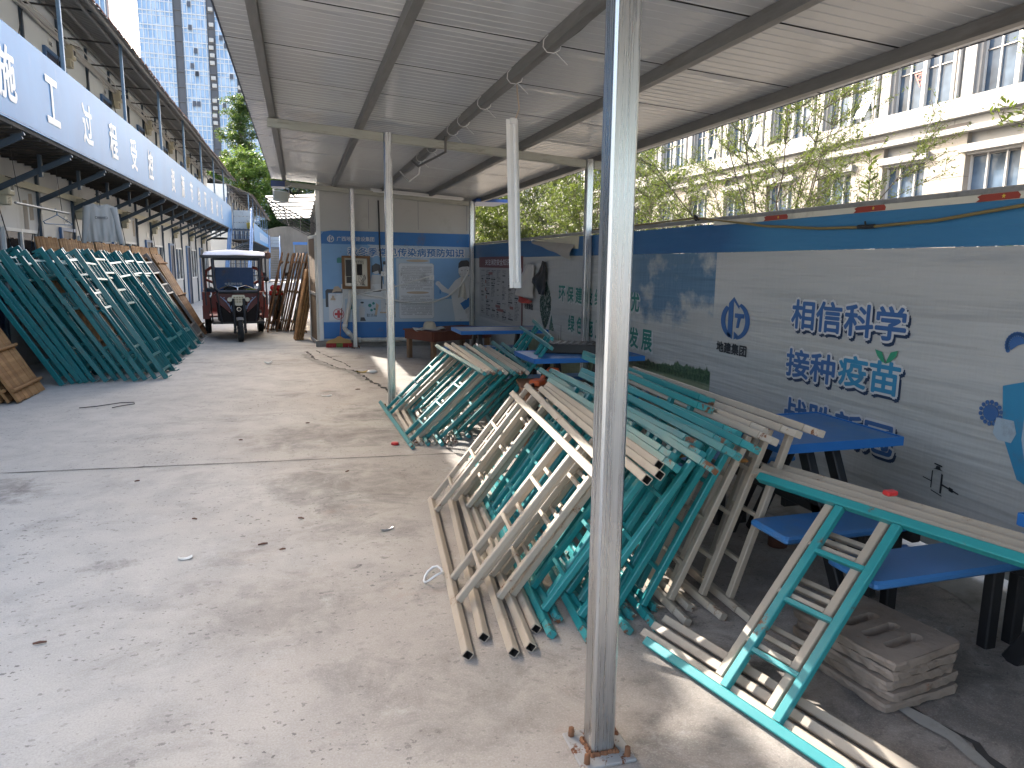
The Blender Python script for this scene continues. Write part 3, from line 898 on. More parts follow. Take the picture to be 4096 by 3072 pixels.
# side awning with scissor brackets
def awning_mat():
    b = NB('milky awning sheet')
    m = b.done((.75, .75, .73), .5)
    t = b.n('ShaderNodeBsdfTranslucent'); b.put(t.inputs[0], (.80, .80, .77))
    mx = b.n('ShaderNodeMixShader'); mx.inputs[0].default_value = .7
    b.t.links.new(b.b.outputs[0], mx.inputs[1]); b.t.links.new(t.outputs[0], mx.inputs[2])
    b.t.links.new(mx.outputs[0], b.t.nodes['Material Output'].inputs[0])
    return m
g = MB()
g.grid(lambda u, v: (.36 - .92 * u, 14.1 + 7.4 * v, 2.86 - .07 * u + .008 * ((int(v * 120)) % 2)), 2, 120, 0, False)
aw = g.build('awning', awning_mat(), hs)
M_STUDK = simple('black bracket steel', (.012, .014, .018), .5)
for q in range(7):
    yy = 14.2 + q * 1.12
    g = MB()
    g.bar((.33, yy, 2.81), (-.56, yy, 2.76), .02, .024)
    g.bar((.33, yy, 2.30), (-.54, yy, 2.745), .018, .022)
    g.bar((.33, yy, 2.2), (.33, yy, 2.84), .022, .022, up=(0, 1, 0))
    g.build('bracket', M_STUDK, aw)
for zz, xx in ((2.60, -.25), (2.45, .05)):
    g = MB(); g.bar((xx, 14.15, zz), (xx, 21.1, zz), .016, .02); g.build('bracket_rail', M_STUDK, aw)

C = {}
def flat(name, c, rough=.5, var=.08, dirt=.15):
    if name not in C: C[name] = simple(name, c, rough, var=var, scale=4, dirt=dirt, dscale=3, rand=False)
    return C[name]
P_BLUE = flat('poster blue', (.022, .145, .40)); P_SKY = flat('poster pale blue', (.17, .33, .55)); P_LIGHT = flat('poster light', (.38, .47, .56))
P_WHITE = flat('poster white', (.56, .58, .60)); P_INK = flat('poster ink', (.05, .055, .065)); P_DEEP = flat('poster title blue', (.03, .14, .36))
P_TAN = flat('poster tan', (.42, .33, .24)); P_RED = flat('poster red', (.42, .05, .06)); P_GREEN = flat('poster green', (.03, .20, .19)); P_GREY = flat('poster grey', (.30, .32, .34)); P_PINK = flat('poster pink', (.50, .30, .28))
po = thing('health_poster', 'large blue and white wall poster about preventing autumn and winter infections', 'poster', W(.05, .15, .0))
g = MB(); wbox(g, .05, 2.93, .15, 2.185, .002, .006)
g.build('sheet', P_SKY, po)
g = MB(); wpoly(g, [(.05, 1.955), (2.93, 1.93), (2.93, 2.18), (.25, 2.205), (.10, 2.18), (.05, 2.12)]); wbox(g, .05, 2.93, .15, .47, .006, .0079); g.build('blue_band', P_BLUE, po)
g = MB(); wpoly(g, [(.9, 1.955), (2.93, 1.93), (2.93, 1.72), (2.0, 1.70), (1.2, 1.74)]); wpoly(g, [(1.45, 1.70), (2.1, 1.70), (2.1, .47), (1.45, .47)], .0061); wbox(g, .05, 2.93, .47, .92, .0062, .008); g.build('pale_panel', P_LIGHT, po)
# emblem, company name, title
def emblem(mb, c, ex, ey, s, mi=0):
    """ring of two crescents round a tower with a T"""
    c, ex, ey = Vector(c), Vector(ex), Vector(ey)
    ez = ex.cross(ey)
    def P(pts): mb.prism([(x * s, y * s) for x, y in pts], c, ex, ey, .002, mi)
    out = [(.47 * math.cos(R(a)) + .02, .47 * math.sin(R(a)) - .03) for a in range(-80, 71, 10)]
    inn = [(.35 * math.cos(R(a)) - .0, .40 * math.sin(R(a)) - .03) for a in range(70, -81, -10)]
    P(out + inn)
    out = [(.47 * math.cos(R(a)), .47 * math.sin(R(a)) - .03) for a in range(130, 251, 10)]
    inn = [(.36 * math.cos(R(a)) + .04, .40 * math.sin(R(a)) - .03) for a in range(250, 129, -10)]
    P(out + inn)
    P([(-.22, -.42), (-.06, -.50), (-.06, .56), (-.22, .40)])
    P([(-.055, .56), (.13, .34), (.13, .27), (-.055, .46)])
    P([(.0, .16), (.30, .16), (.30, .05), (.20, .05), (.14, -.20), (.06, -.20), (.10, .05), (.0, .05)])
    P([(.0, -.30), (.0, -.50), (.10, -.46), (.16, -.40)])
g = MB(); emblem(g, W(.225, 2.05, .010), EX, UZ, .135); letters(g, '广西地矿建设集团', W(.69, 2.052, .012), EX, UZ, .70, .088, .015); g.build('company_name', P_WHITE, po)
g = MB(); letters(g, '秋冬季常见传染病预防知识', W(1.665, 1.81, .0112), EX, UZ, 2.28, .20, .10); tt = g.build('title', P_WHITE, po)
g = MB(); letters(g, '秋冬季常见传染病预防知识', W(1.66, 1.813, .0135), EX, UZ, 2.23, .165, .022); g.build('title_fill', P_DEEP, tt)
# text panel with lines of small print (drawn as broken strokes)
g = MB(); wpoly(g, [(1.49, .56), (1.52, .53), (2.15, .53), (2.18, .56), (2.18, 1.58), (2.15, 1.61), (1.52, 1.61), (1.49, 1.58)], .0085); g.build('text_panel', P_GREY, po)
g = MB(); wpoly(g, [(1.495, .565), (1.525, .535), (2.145, .535), (2.175, .565), (2.175, 1.575), (2.145, 1.605), (1.525, 1.605), (1.495, 1.575)], .0107); g.build('text_panel_face', P_WHITE, po)
rt = random.Random(8)
g = MB()
def lines(z0, n, u0, u1, dz, h):
    for i in range(n):
        u = u0 + (.03 if rt.random() < .25 else 0); end = u1 - (rt.random() * .3 if rt.random() < .25 else 0)
        while u < end:
            w = h * .85
            if rt.random() < .93:
                for q in range(3):
                    a = rt.uniform(-.5, .3)
                    wbox(g, u, u + w * rt.uniform(.55, .95), z0 - i * dz + h * (.38 * q - .45), z0 - i * dz + h * (.38 * q - .29), .0128, .0136)
            u += w * 1.12
lines(1.535, 14, 1.54, 2.13, .0325, .021); lines(.97, 12, 1.54, 2.13, .0325, .021)
g.build('small_print', P_INK, po)
g = MB()
for zc in (1.655, 1.04): wpoly(g, ell(1.86, zc, .22, .026), .0128)
g.build('heading_pill', P_TAN, po)
# drawn figures: doctor, two people, clipboard, red cross, window
g = MB(); wpoly(g, [(2.60, .475), (2.52, 1.0), (2.34, 1.06), (2.22, 1.21), (2.28, 1.25), (2.46, 1.10), (2.60, 1.28), (2.72, 1.36), (2.92, 1.37), (2.92, .475)], .0085); wpoly(g, ell(2.78, 1.47, .115, .135), .0087); wpoly(g, ell(2.26, 1.22, .05, .045), .0089); g.build('doctor_coat', P_WHITE, po)
g = MB(); wpoly(g, [(2.66, 1.52), (2.67, 1.62), (2.72, 1.67), (2.84, 1.68), (2.91, 1.62), (2.92, 1.50), (2.86, 1.56), (2.74, 1.55)], .0112); wpoly(g, ell(2.735, 1.475, .009, .012, 10), .0112); wpoly(g, ell(2.85, 1.475, .009, .012, 10), .0112)
wpoly(g, [(.98, 1.42), (.985, 1.55), (1.06, 1.60), (1.14, 1.57), (1.16, 1.40), (1.12, 1.39), (1.10, 1.46)], .0112); wpoly(g, [(1.19, 1.58), (1.2, 1.64), (1.33, 1.645), (1.35, 1.57)], .0112); g.build('drawn_hair', P_INK, po)
g = MB(); wpoly(g, ell(1.06, 1.475, .075, .08), .0095); wpoly(g, ell(1.27, 1.50, .075, .09), .0095); wpoly(g, [(.98, 1.38), (1.16, 1.38), (1.2, 1.17), (.94, 1.17)], .0093); wpoly(g, [(1.20, 1.40), (1.34, 1.40), (1.40, 1.17), (1.21, 1.17)], .0097); g.build('drawn_people', P_LIGHT if False else flat('poster off white', (.48, .49, .50)), po)
g = MB(); wpoly(g, [(2.70, .83), (2.93, .98), (2.93, .80), (2.78, .70)], .0112); wpoly(g, ell(2.30, 1.06, .012, .05), .0112); g.build('drawn_book', P_BLUE, po)
g = MB(); wpoly(g, [(.10, 1.07), (.13, 1.10), (.42, 1.10), (.42, 1.03), (.15, 1.03), (.15, .76), (.10, .76)], .0105); g.build('clipboard', P_INK, po)
g = MB(); wpoly(g, [(.155, .50), (.155, 1.0), (.18, 1.02), (.46, 1.02), (.46, .50)], .0095); wpoly(g, [(.40, .92), (1.42, .90), (1.42, 1.20), (.40, 1.20)], .0094); g.build('clipboard_sheet', P_WHITE, po)
g = MB(); wpoly(g, [(.19, .89), (.29, .89), (.28, .93), (.26, .94), (.262, .97), (.24, .985), (.218, .97), (.22, .94), (.20, .93)], .0125); wpoly(g, [(.22, 1.03), (.27, 1.15), (.34, 1.16), (.40, 1.10), (.40, 1.06), (.30, 1.06)], .0126); wpoly(g, [(1.05, .84), (1.02, .60), (1.06, .60), (1.10, .80)], .0125); wpoly(g, [(1.12, .64), (1.42, .63), (1.42, .66), (1.12, .67)], .0125); g.build('drawn_shapes', P_TAN, po)
g = MB()
ring = ell(.335, .625, .105, .105, 30); rin = ell(.335, .625, .093, .093, 30)
for i in range(30): g.prism([ring[i], ring[(i + 1) % 30], rin[(i + 1) % 30], rin[i]], W(0, 0, .0125), EX, UZ, .002)
wpoly(g, [(.31, .55), (.36, .55), (.36, .60), (.41, .60), (.41, .65), (.36, .65), (.36, .70), (.31, .70), (.31, .65), (.26, .65), (.26, .60), (.31, .60)], .0125)
g.build('red_cross', P_RED, po)
g = MB()
for c_, r_ in (((.93, .79), .035), ((.96, .70), .026), ((1.02, .72), .022), ((1.0, .83), .026), ((.56, .76), .05)): wpoly(g, ell(c_[0], c_[1], r_, r_, 9), .0125)
wpoly(g, [(.33, 1.60), (.33, 1.68), (.36, 1.70), (.46, 1.70), (.46, 1.60)], .0105); g.build('drawn_virus', P_GREEN, po)
g = MB(); wpoly(g, ell(.78, .82, .03, .035), .0125); wpoly(g, [(.73, .56), (.72, .76), (.76, .79), (.84, .74), (.82, .56)], .0127); wpoly(g, [(1.14, .66), (1.42, .655), (1.42, .89), (1.14, .90)], .0125); g.build('drawn_cleaner', flat('poster off white', (.48, .49, .50)), po)
g = MB(); letters(g, '勤消毒', W(.965, .60, .0125), EX, UZ, .2, .065); letters(g, '勤通风', W(1.33, .585, .0125), EX, UZ, .2, .065); wpoly(g, ell(1.28, .82, .05, .03), .0129); wpoly(g, ell(.785, .845, .033, .018), .0129); wpoly(g, [(.74, .49), (.75, .56), (.82, .56), (.85, .49)], .0125); g.build('captions', P_INK, po)

# wooden framed box with meters, cables, sockets, pipes, lamp
bxo = thing('meter_cabinet', 'wood framed glass-fronted meter cabinet screwed over the health poster', 'cabinet', W(.65, 1.12, 0))
g = MB()
for (u0, u1, z0, z1) in ((.42, .95, 1.69, 1.735), (.42, .95, 1.11, 1.16), (.42, .475, 1.16, 1.69), (.895, .95, 1.16, 1.69)): wbox(g, u0, u1, z0, z1, .01, .13)
g.build('frame', timber('cabinet wood', (.22, .12, .06), (.33, .19, .10), (.15, .08, .04)), bxo)
g = MB(); wbox(g, .475, .895, 1.16, 1.69, .014, .03); g.build('mirror_back', glass('dusty mirror', (.22, .24, .19), .12), bxo)
g = MB(); wbox(g, .49, .62, 1.35, 1.66, .03, .075); wbox(g, .50, .60, 1.22, 1.34, .03, .06); g.build('meter', M_BLACK, bxo)
g = MB(); wbox(g, .70, .80, 1.37, 1.58, .03, .06)
for q in range(4): wbox(g, .705 + q * .024, .722 + q * .024, 1.40, 1.55, .06, .075)
g.build('breaker', M_BLACKR, bxo)
g = MB()
rc = random.Random(31)
for q in range(14):
    u = rc.uniform(.62, .84); z = 1.38
    g.tube([W(u, z, .05), W(u + rc.uniform(-.05, .05), z - .07, .06), W(u + rc.uniform(-.07, .07), z - .13, .05), W(u + rc.uniform(-.06, .06), 1.18, .045)], .004, 5)
for q in range(5): g.tube([W(.68 + q * .03, 1.58, .05), W(.66 + q * .035, 1.63, .06), W(.70 + q * .03, 1.645, .06), W(.71 + q * .03, 1.58, .05)], .004, 5)
g.build('wiring', M_BLACK, bxo)
def fixture(name, u, z, label):
    g = MB(); wbox(g, u - .045, u + .045, z - .045, z + .045, .008, .04)
    o = g.build(name, M_WHITEP); tag(o, label, 'socket', 'white sockets on the poster wall')
    g = MB()
    for du, dz in ((-.012, .012), (.012, .012), (0, -.014)): wbox(g, u + du - .004, u + du + .004, z + dz - .004, z + dz + .004, .04, .042)
    s_ = g.build('socket_hole', M_BLACK); s_.parent = o
fixture('wall_socket', 1.2, 1.40, 'square white socket below the drawn people on the poster'); fixture('wall_socket', 2.135, 1.335, 'square white socket at the end of the sloping white conduit')
g = MB()
g.tube([W(.58, 1.08, .06), W(.55, .85, .07), W(.45, .42, .08), W(.44, .36, .08), W(.47, .31, .085), W(.60, .18, .09), W(.66, .135, .09), W(.74, .125, .09), W(1.5, .13, .09), W(2.2, .125, .085)], .045, 14)
pp = tag(g.build('drain_pipe', simple('dirty white pipe', (.60, .56, .49), .5, var=.1, scale=7, dirt=.45, dirt_c=(.25, .2, .15), rand=False)), 'fat off-white drain pipe bending down and along the foot of the poster wall', 'pipe')
g = MB()
for a, c in ((W(.452, .44, .08), W(.447, .39, .08)), (W(.49, .29, .085), W(.53, .25, .087)), (W(.585, .195, .09), W(.625, .16, .09)), (W(.70, .128, .09), W(.74, .125, .09))): g.tube([a, c], .051, 14)
cl = g.build('pipe_collar', M_WHITEP); cl.parent = pp
g = MB()
g.tube([W(.6, 1.02, .03), W(.75, 1.005, .03), W(1.1, .955, .035), W(1.5, .87, .04), W(1.9, .84, .04), W(2.2, .87, .04), W(2.45, .97, .05), W(2.7, 1.18, .06), W(2.85, 1.42, .06), W(2.93, 1.68, .05)], .017, 8)
tag(g.build('sagging_conduit', M_WHITEP), 'white conduit sagging in a long curve across the health poster', 'conduit')
g = MB(); g.tube([W(.72, 1.01, .03), W(1.3, 1.13, .03), W(1.45, 1.165, .03), W(2.11, 1.365, .03)], .0135, 8)
tag(g.build('sloping_conduit', M_WHITEP), 'straight white conduit rising across the poster to a socket', 'conduit')
g = MB(); g.tube([W(1.13, 2.78, .03), W(1.14, 1.9, .03), W(1.17, 1.45, .03)], .014, 8); g.tube([W(1.17, 1.36, .03), W(1.16, 1.1, .03), W(1.14, 1.07, .03), W(.98, 1.06, .03)], .011, 8)
tag(g.build('black_cable', M_BLACK), 'black cable running down the poster wall from the roof to a socket', 'cable')
g = MB(); g.tube([W(1.26, 2.72, .03), W(1.30, 2.0, .03), W(1.36, 1.2, .03), W(1.35, 1.10, .03), W(1.1, 1.085, .03)], .012, 8)
tag(g.build('vertical_conduit', simple('grey conduit', (.40, .38, .34), .5)), 'pale upright conduit beside the black cable on the poster wall', 'conduit')
bag = MB()
bag.grid(lambda u, v: W(2.74 + (u - .5) * (.04 + .16 * v * (1.3 - .4 * v)), 1.33 - .40 * v + .03 * math.sin(u * 5), .06 + .025 * math.sin(u * 9 + v * 3) * v), 10, 10)
tag(bag.build('white_rag', simple('white rag', (.55, .54, .50), .9, var=.1)), 'white rag tied to the sagging conduit beside the drawn doctor', 'rag')
# floodlight, tube lamps
fl = thing('floodlight', 'square floodlight hanging from the shed corner beside the awning brackets', 'floodlight', (-.27, 13.6, 2.75))
g = MB(); g.rbox((-.27, 13.62, 2.75), (.27, .07, .19), .014, Matrix.Rotation(R(7), 3, 'Y')); g.build('housing', simple('pale housing', (.5, .5, .46), .4), fl)
g = MB(); g.box((-.27, 13.582, 2.75), (.23, .006, .15), Matrix.Rotation(R(7), 3, 'Y')); ln_ = g.build('lens', simple('ribbed lens', (.42, .42, .34), .3), fl)
g = MB()
for q in range(7): g.box((-.27, 13.578, 2.69 + q * .02), (.21, .006, .005), Matrix.Rotation(R(7), 3, 'Y'))
g.build('lens_rib', simple('lens rib', (.30, .30, .25), .4), ln_)
g = MB(); g.tube([(-.40, 13.66, 2.74), (-.40, 13.68, 2.88), (-.14, 13.68, 2.9), (-.13, 13.66, 2.74)], .012, 6); g.tube([(-.2, 13.68, 2.9), (-.1, 13.75, 2.97)], .014, 6); g.build('yoke', M_WHITEP, fl)
g = MB()
for q in range(4): g.tube([(-.2 + q * .02, 13.68, 2.88), (-.1 + q * .03, 13.7, 2.80 - q * .02), (0.0 + q * .02, 13.8, 2.86), (.05, 13.9, 2.93)], .006, 5)
g.build('flex', M_BLACK, fl)
lt = thing('hanging_tube_lamp', 'white tube lamp hanging upright on its flex from the middle purlin', 'lamp', (1.54, 5.22, 1.40))
top, bot = Vector((1.545, 5.30, 2.66)), Vector((1.545, 5.16, 1.43))
d = (top - bot).normalized()
g = MB(); g.bar(bot, top, .05, .03, up=(0, 1, 0), ch=.1); g.bar(bot + Vector((-.033, -.006, 0)), top + Vector((-.033, -.006, 0)), .026, .006, up=(.35, 1, 0)); g.bar(bot + Vector((.033, -.006, 0)), top + Vector((.033, -.006, 0)), .026, .006, up=(-.35, 1, 0)); g.build('batten', M_WHITEP, lt)
g = MB(); o_ = Vector((0.0, -.03, 0)); g.tube([bot + d * .04 + o_ + Vector((.012, 0, 0)), top - d * .04 + o_ + Vector((.012, 0, 0))], .014, 12); g.build('tube', simple('tube glass', (.72, .72, .70), .25), lt)
g = MB()
for e in (bot + d * .02, top - d * .02): g.box(e + Vector((0, -.026, 0)), (.05, .05, .04))
g.build('end_cap', M_WHITEP, lt)
g = MB(); g.tube([top + Vector((.02, 0, -.02)), top + Vector((.055, 0, .08)), top + Vector((.045, .02, .2)), top + Vector((.04, .03, .3)), top + Vector((0, .03, .29)), top + Vector((-.03, .05, .26))], .006, 6); g.build('flex', simple('tan flex', (.42, .34, .26), .6), lt)
l2 = thing('tube_lamp', 'white tube lamp fixed flat under the beam above the health poster', 'lamp', (2.16, 13.66, 2.9))
g = MB(); g.bar((1.30, 13.68, 2.935), (3.03, 13.66, 2.83), .06, .045); g.build('batten', M_WHITEP, l2)
g = MB(); g.tube([(1.34, 13.63, 2.90), (2.99, 13.61, 2.80)], .014, 10); g.build('tube', simple('tube glass', (.72, .72, .70), .25), l2)
# plywood door leaf and broom
dl = thing('door_leaf', 'brown plywood door leaf in an aluminium frame standing open at the hut corner', 'door', (.25, 15.9, 0))
d0, d1 = Vector((.19, 15.35, 0)), Vector((.30, 14.35, 0))
ed = (d1 - d0).normalized()
g = MB(); g.bar(d0 + UZ * .03, d0 + UZ * 2.12, .045, .05, up=(0, 1, 0)); g.bar(d1 + UZ * .03, d1 + UZ * 2.12, .045, .05, up=(0, 1, 0))
for z in (.06, 1.0, 2.09): g.bar(d0 + UZ * z + ed * .025, d1 + UZ * z - ed * .025, .04, .06)
g.build('frame', simple('aluminium frame', (.48, .48, .46), .4, .4, rand=False), dl)
g = MB(); g.bar(d0 + UZ * 1.07, d1 + UZ * 1.07, .014, 2.0); g.build('panel', timber('plywood', (.15, .105, .065), (.22, .16, .11), (.12, .08, .05)), dl)
br = thing('broom', 'long-handled broom with red and green bristles leaning on the poster wall', 'broom', W(.33, 0, .3))
g = MB(); g.tube([W(.35, .17, .24), W(.40, .75, .14)], .009, 8); g.build('lower_handle', simple('rusty handle', (.22, .1, .06), .6), br)
g = MB(); g.tube([W(.40, .75, .14), W(.45, 1.15, .06)], .0105, 8); g.build('upper_handle', M_WHITEP, br)
g = MB(); g.prism([(-.26, -.03), (.22, -.03), (.2, .02), (.06, .07), (.02, .10), (-.04, .10), (-.07, .07), (-.22, .02)], W(.35, .12, .26), EX, UZ, .03); g.build('head', simple('orange head', (.40, .24, .08), .6), br)
g = MB()
for q in range(90):
    u = .10 + .48 * q / 90
    g.bar(W(u, .10, .275), W(u + rnd.uniform(-.012, .012), .012, .29 + rnd.uniform(-.02, .02)), .008, .012, mi=1 if .28 < u < .40 else 0)
g.build('bristles', [simple('red bristle', (.35, .03, .03), .8), simple('green bristle', (.16, .22, .05), .8)], br)

# ------------------------------------------------------------------ printed hoarding on the right
FX = 3.30
def hoard():
    b = NB('printed hoarding cloth')
    x, y, z = b.xyz()[0:3]
    # object space = world space
    gy = b.rng(b.noise(.9, 4, .6, b.vec((1, .35, 2.2))), .3, .7, 0, 1)
    white = b.mix(gy, (.35, .358, .352), (.44, .446, .44))
    stre = b.rng(b.noise(2.0, 6, .65, b.vec((1, .16, 2.8))), .5, .75, 0, .5)
    white = b.mix(stre, white, (.21, .235, .26))
    # printed sky photograph with clouds and a meadow
    cl = b.noise(2.1, 6, .6, b.vec((1, 1, 1.35)))
    up = b.rng(z, .85, 1.45, -.26, .06)
    cm = b.rng(b.math('ADD', cl, up), .36, .50)
    skyc = b.mix(cm, white, (.085, .17, .265))
    ed = b.rng(y, 7.6, 6.6, 0, 1)
    inph = b.math('MULTIPLY', b.math('GREATER_THAN', y, 5.245), ed)
    inph = b.math('MULTIPLY', inph, b.rng(z, .80, 1.15, 0, 1))
    colr = b.mix(inph, white, skyc)
    hz = b.math('ADD', .665, b.rng(b.noise(.6, 3, .5, b.vec((1, 1, .01))), .2, .8, -.09, .09))
    inm = b.math('MULTIPLY', b.math('GREATER_THAN', y, 5.245), b.math('LESS_THAN', y, 10.6))
    grs = b.mix(b.noise(9, 6, .7), (.10, .14, .06), (.25, .29, .17))
    hill = b.math('MULTIPLY', inm, b.rng(b.math('SUBTRACT', hz, z), 0, .05))
    colr = b.mix(b.math('MULTIPLY', hill, .85), colr, grs)
    # printed bushes
    bz = b.math('ADD', b.rng(b.noise(2.6, 5, .62, b.vec((1, 1, .9))), .3, .7, -.04, .12), b.rng(y, 7.0, 5.3, .62, .73))
    bush = b.math('MULTIPLY', b.math('MULTIPLY', b.math('GREATER_THAN', y, 5.245), b.math('LESS_THAN', y, 7.1)), b.rng(b.math('SUBTRACT', bz, z), 0, .015))
    bush = b.math('MULTIPLY', bush, b.rng(b.math('SUBTRACT', z, b.rng(y, 7.0, 5.3, .56, .60)), -.01, .02))
    colr = b.mix(bush, colr, b.mix(b.rng(b.noise(26, 5, .8), .4, .6), (.018, .045, .03), (.085, .145, .08)))
    colr = b.mix(b.rng(b.noise(42, 3, .6), .66, .74, 0, .25), colr, (.2, .2, .2))
    h = b.math('ADD', b.math('MULTIPLY', b.noise(1.5, 4, .55, b.vec((1, .16, 2.6))), 1.0), b.math('MULTIPLY', b.noise(9, 3, .6, b.vec((1, 1.2, .3))), .08))
    b.bump(h, .9, .09)
    return b.done(colr, .42, 0, .45)
hd = thing('printed_hoarding', 'long hoarding covered with printed banner cloth along the right side of the shed', 'hoarding', (FX, 0, 0))
HY0, HY1 = -1.5, 13.95
g = MB(); g.prism([(HY0, .10), (HY1, .06), (HY1, 1.716), (HY0, 1.716)], (FX, 0, 0), (0, 1, 0), (0, 0, 1), .012); g.build('printed_cloth', hoard(), hd)
def band():
    b = NB('blue cloth band')
    n = b.noise(1.3, 5, .6, b.vec((1, .4, 1)))
    colr = b.mix(b.rng(n, .3, .7), (.018, .085, .21), (.03, .13, .30))
    x, y, z = b.xyz()[0:3]
    colr = b.mix(b.rng(y, 5.2, 4.6, 0, 1), colr, b.mix(n, (.03, .14, .29), (.055, .20, .36)))
    colr = b.mix(b.rng(b.noise(30, 5, .75), .70, .74, 0, .4), colr, (.3, .34, .4))
    b.bump(b.noise(1.8, 4, .6, b.vec((1, .25, 3))), .5, .05)
    return b.done(colr, .45, 0, .4)
g = MB(); g.prism([(HY0, 1.718), (HY1, 1.718), (HY1, 1.965), (HY0, 1.935)], (FX - .002, 0, 0), (0, 1, 0), (0, 0, 1), .012); bd = g.build('blue_band', band(), hd)
g = MB(); g.bar((FX + .03, HY0, 1.985), (FX + .03, HY1, 1.99), .05, .035); g.build('top_rail', M_GALV_DULL, hd)
for yy in (.4, 2.45, 5.55, 8.1, 10.7, 13.2):
    g = MB(); g.bar((FX + .04, yy, 0), (FX + .04, yy, 1.96), .05, .05, up=(0, 1, 0)); g.build('support_post', M_GALV_DULL, hd)
g = MB(); g.b2((FX - .012, HY0, 1.936), (FX - .006, 5.3, 1.972)); ws = g.build('white_edging', simple('cream edging', (.55, .53, .45), .6, dirt=.3, rand=False), hd)
g = MB()
def star(cx, cy, r): return [(cx + (r if i % 2 == 0 else r * .42) * math.cos(R(90 + 36 * i)), cy + (r if i % 2 == 0 else r * .42) * math.sin(R(90 + 36 * i))) for i in range(10)]
M_FLAG = simple('faded red', (.26, .04, .025), .6, rand=False); M_STAR = simple('flag yellow', (.6, .42, .06), .6)
for a, c in ((4.36, 4.60), (3.48, 3.70), (2.66, 2.86), (1.8, 2.0)):
    fg_ = MB(); fg_.prism([(a, 1.938), (c + .03, 1.936), (c + .01, 1.95), (c + .025, 1.962), (c, 1.971), (a + .01, 1.971), (a - .005, 1.955)], (FX - .0145, 0, 0), (0, 1, 0), (0, 0, 1), .002); fo_ = fg_.build('red_flag', M_FLAG, hd); gs = MB()
    gs.prism([(-q[0], q[1]) for q in star(0, 0, .012)][::-1], (FX - .0146, (a + c) / 2 - .02, 1.956), (0, 1, 0), (0, 0, 1), .0) if False else gs.prism(star(0, 0, .012), (FX - .0152, (a + c) / 2 - .02, 1.955), (0, -1, 0), (0, 0, 1), .0005); gs.build('star', M_STAR, fo_)
EYN = Vector((0, -1, 0))
def flet(name, items, mat, parent=hd, out=.006):
    for body, yc, zc, w, h, bold in items:
        g = MB(); letters(g, body, (FX - out, yc, zc), EYN, UZ, w, h, bold); g.build(name, mat, parent)
H_BLUE = flat('hoarding blue ink', (.035, .105, .27)); H_CYAN = flat('hoarding cyan ink', (.03, .20, .36)); H_SHADOW = flat('hoarding ink shadow', (.012, .03, .075)); H_PAPER = flat('hoarding paper', (.50, .51, .52)); H_GREEN = flat('hoarding green ink', (.012, .16, .135)); H_BLACK = flat('hoarding black ink', (.02, .024, .03))
slog = [('相信', 4.0, 1.285, .49, .205, H_BLUE), ('科学', 3.49, 1.285, .49, .205, H_BLUE), ('接种', 4.02, .945, .49, .20, H_BLUE), ('疫苗', 3.50, .965, .50, .20, H_CYAN), ('战胜', 4.0, .60, .49, .20, H_BLUE), ('新冠', 3.50, .60, .49, .20, H_BLUE)]
flet('slogan_shadow', [(t, y - .013, z - .018, w + .03, h + .03, .085) for t, y, z, w, h, m in slog], H_SHADOW, out=.0045)
flet('slogan_outline', [(t, y, z, w + .03, h + .03, .085) for t, y, z, w, h, m in slog], H_PAPER, out=.007)
flet('slogan', [(t, y, z, w, h, .03) for t, y, z, w, h, m in slog if m is H_BLUE], H_BLUE, out=.010)
flet('slogan_cyan', [(t, y, z, w, h, .03) for t, y, z, w, h, m in slog if m is H_CYAN], H_CYAN, out=.010)
flet('green_slogan_shadow', [(c, 8.866 - i * .305 - .010, 1.235 - .010, .265, .225, .06) for i, c in enumerate('环保建设绿色创优')] + [(c, 8.50 - i * .298 - .02, .87 - .016, .24, .23, .06) for i, c in enumerate('绿色施工和谐发展')], H_PAPER, out=.0045)
flet('green_slogan', [(c, 8.866 - i * .305, 1.235, .245, .205, .03) for i, c in enumerate('环保建设绿色创优')] + [(c, 8.50 - i * .298, .87, .23, .215, .03) for i, c in enumerate('绿色施工和谐发展')], H_GREEN, out=.007)
g = MB(); emblem(g, (FX - .004, 4.93, 1.19), EYN * 1.3, UZ, .315); g.build('emblem', H_BLUE, hd)
flet('company_name', [('地建集团', 4.957, .955, .42, .09, .035), ('地建集团', 10.3, .98, .42, .09, .035)], H_BLACK)
# green leaf pair, virus drawings, bottle, figure in blue overalls
def fpoly(mb, pts, out=.006): mb.prism([(x, y) for x, y in pts], (FX - out, 0, 0), EYN, UZ, .0015)
g = MB(); fpoly(g, [(-3.455, 1.125), (-3.40, 1.115), (-3.375, 1.06), (-3.365, 1.05), (-3.40, 1.06), (-3.435, 1.09)], .012); fpoly(g, [(-3.285, 1.135), (-3.335, 1.12), (-3.36, 1.07), (-3.365, 1.05), (-3.33, 1.065), (-3.295, 1.10)], .012); g.build('leaf_drawing', flat('leaf ink', (.03, .24, .14)), hd)
def virus(cy, cz, r, a0=0, a1=360):
    g = MB(); fpoly(g, ell(-cy, cz, r, r, 18, a0, a1) if a1 - a0 == 360 else ell(-cy, cz, r, r, 14, a0, a1) + [(-cy, cz)])
    for q in range(14):
        a = R(a0 + (a1 - a0) * (q + .5) / 14)
        px, pz = -cy + math.cos(a) * r * 1.32, cz + math.sin(a) * r * 1.32
        fpoly(g, [(-cy + math.cos(a) * r * .9 - .003, cz + math.sin(a) * r * .9), (-cy + math.cos(a) * r * .9 + .003, cz + math.sin(a) * r * .9 + .004), (px + .003, pz + .004), (px - .003, pz)], .0065)
        fpoly(g, ell(px, pz, .011, .011, 8), .007)
    return g
virus(2.675, .895, .042).build('virus_drawing', H_BLUE, hd); virus(2.58, 1.245, .042, 20, 220).build('virus_drawing', H_BLUE, hd)
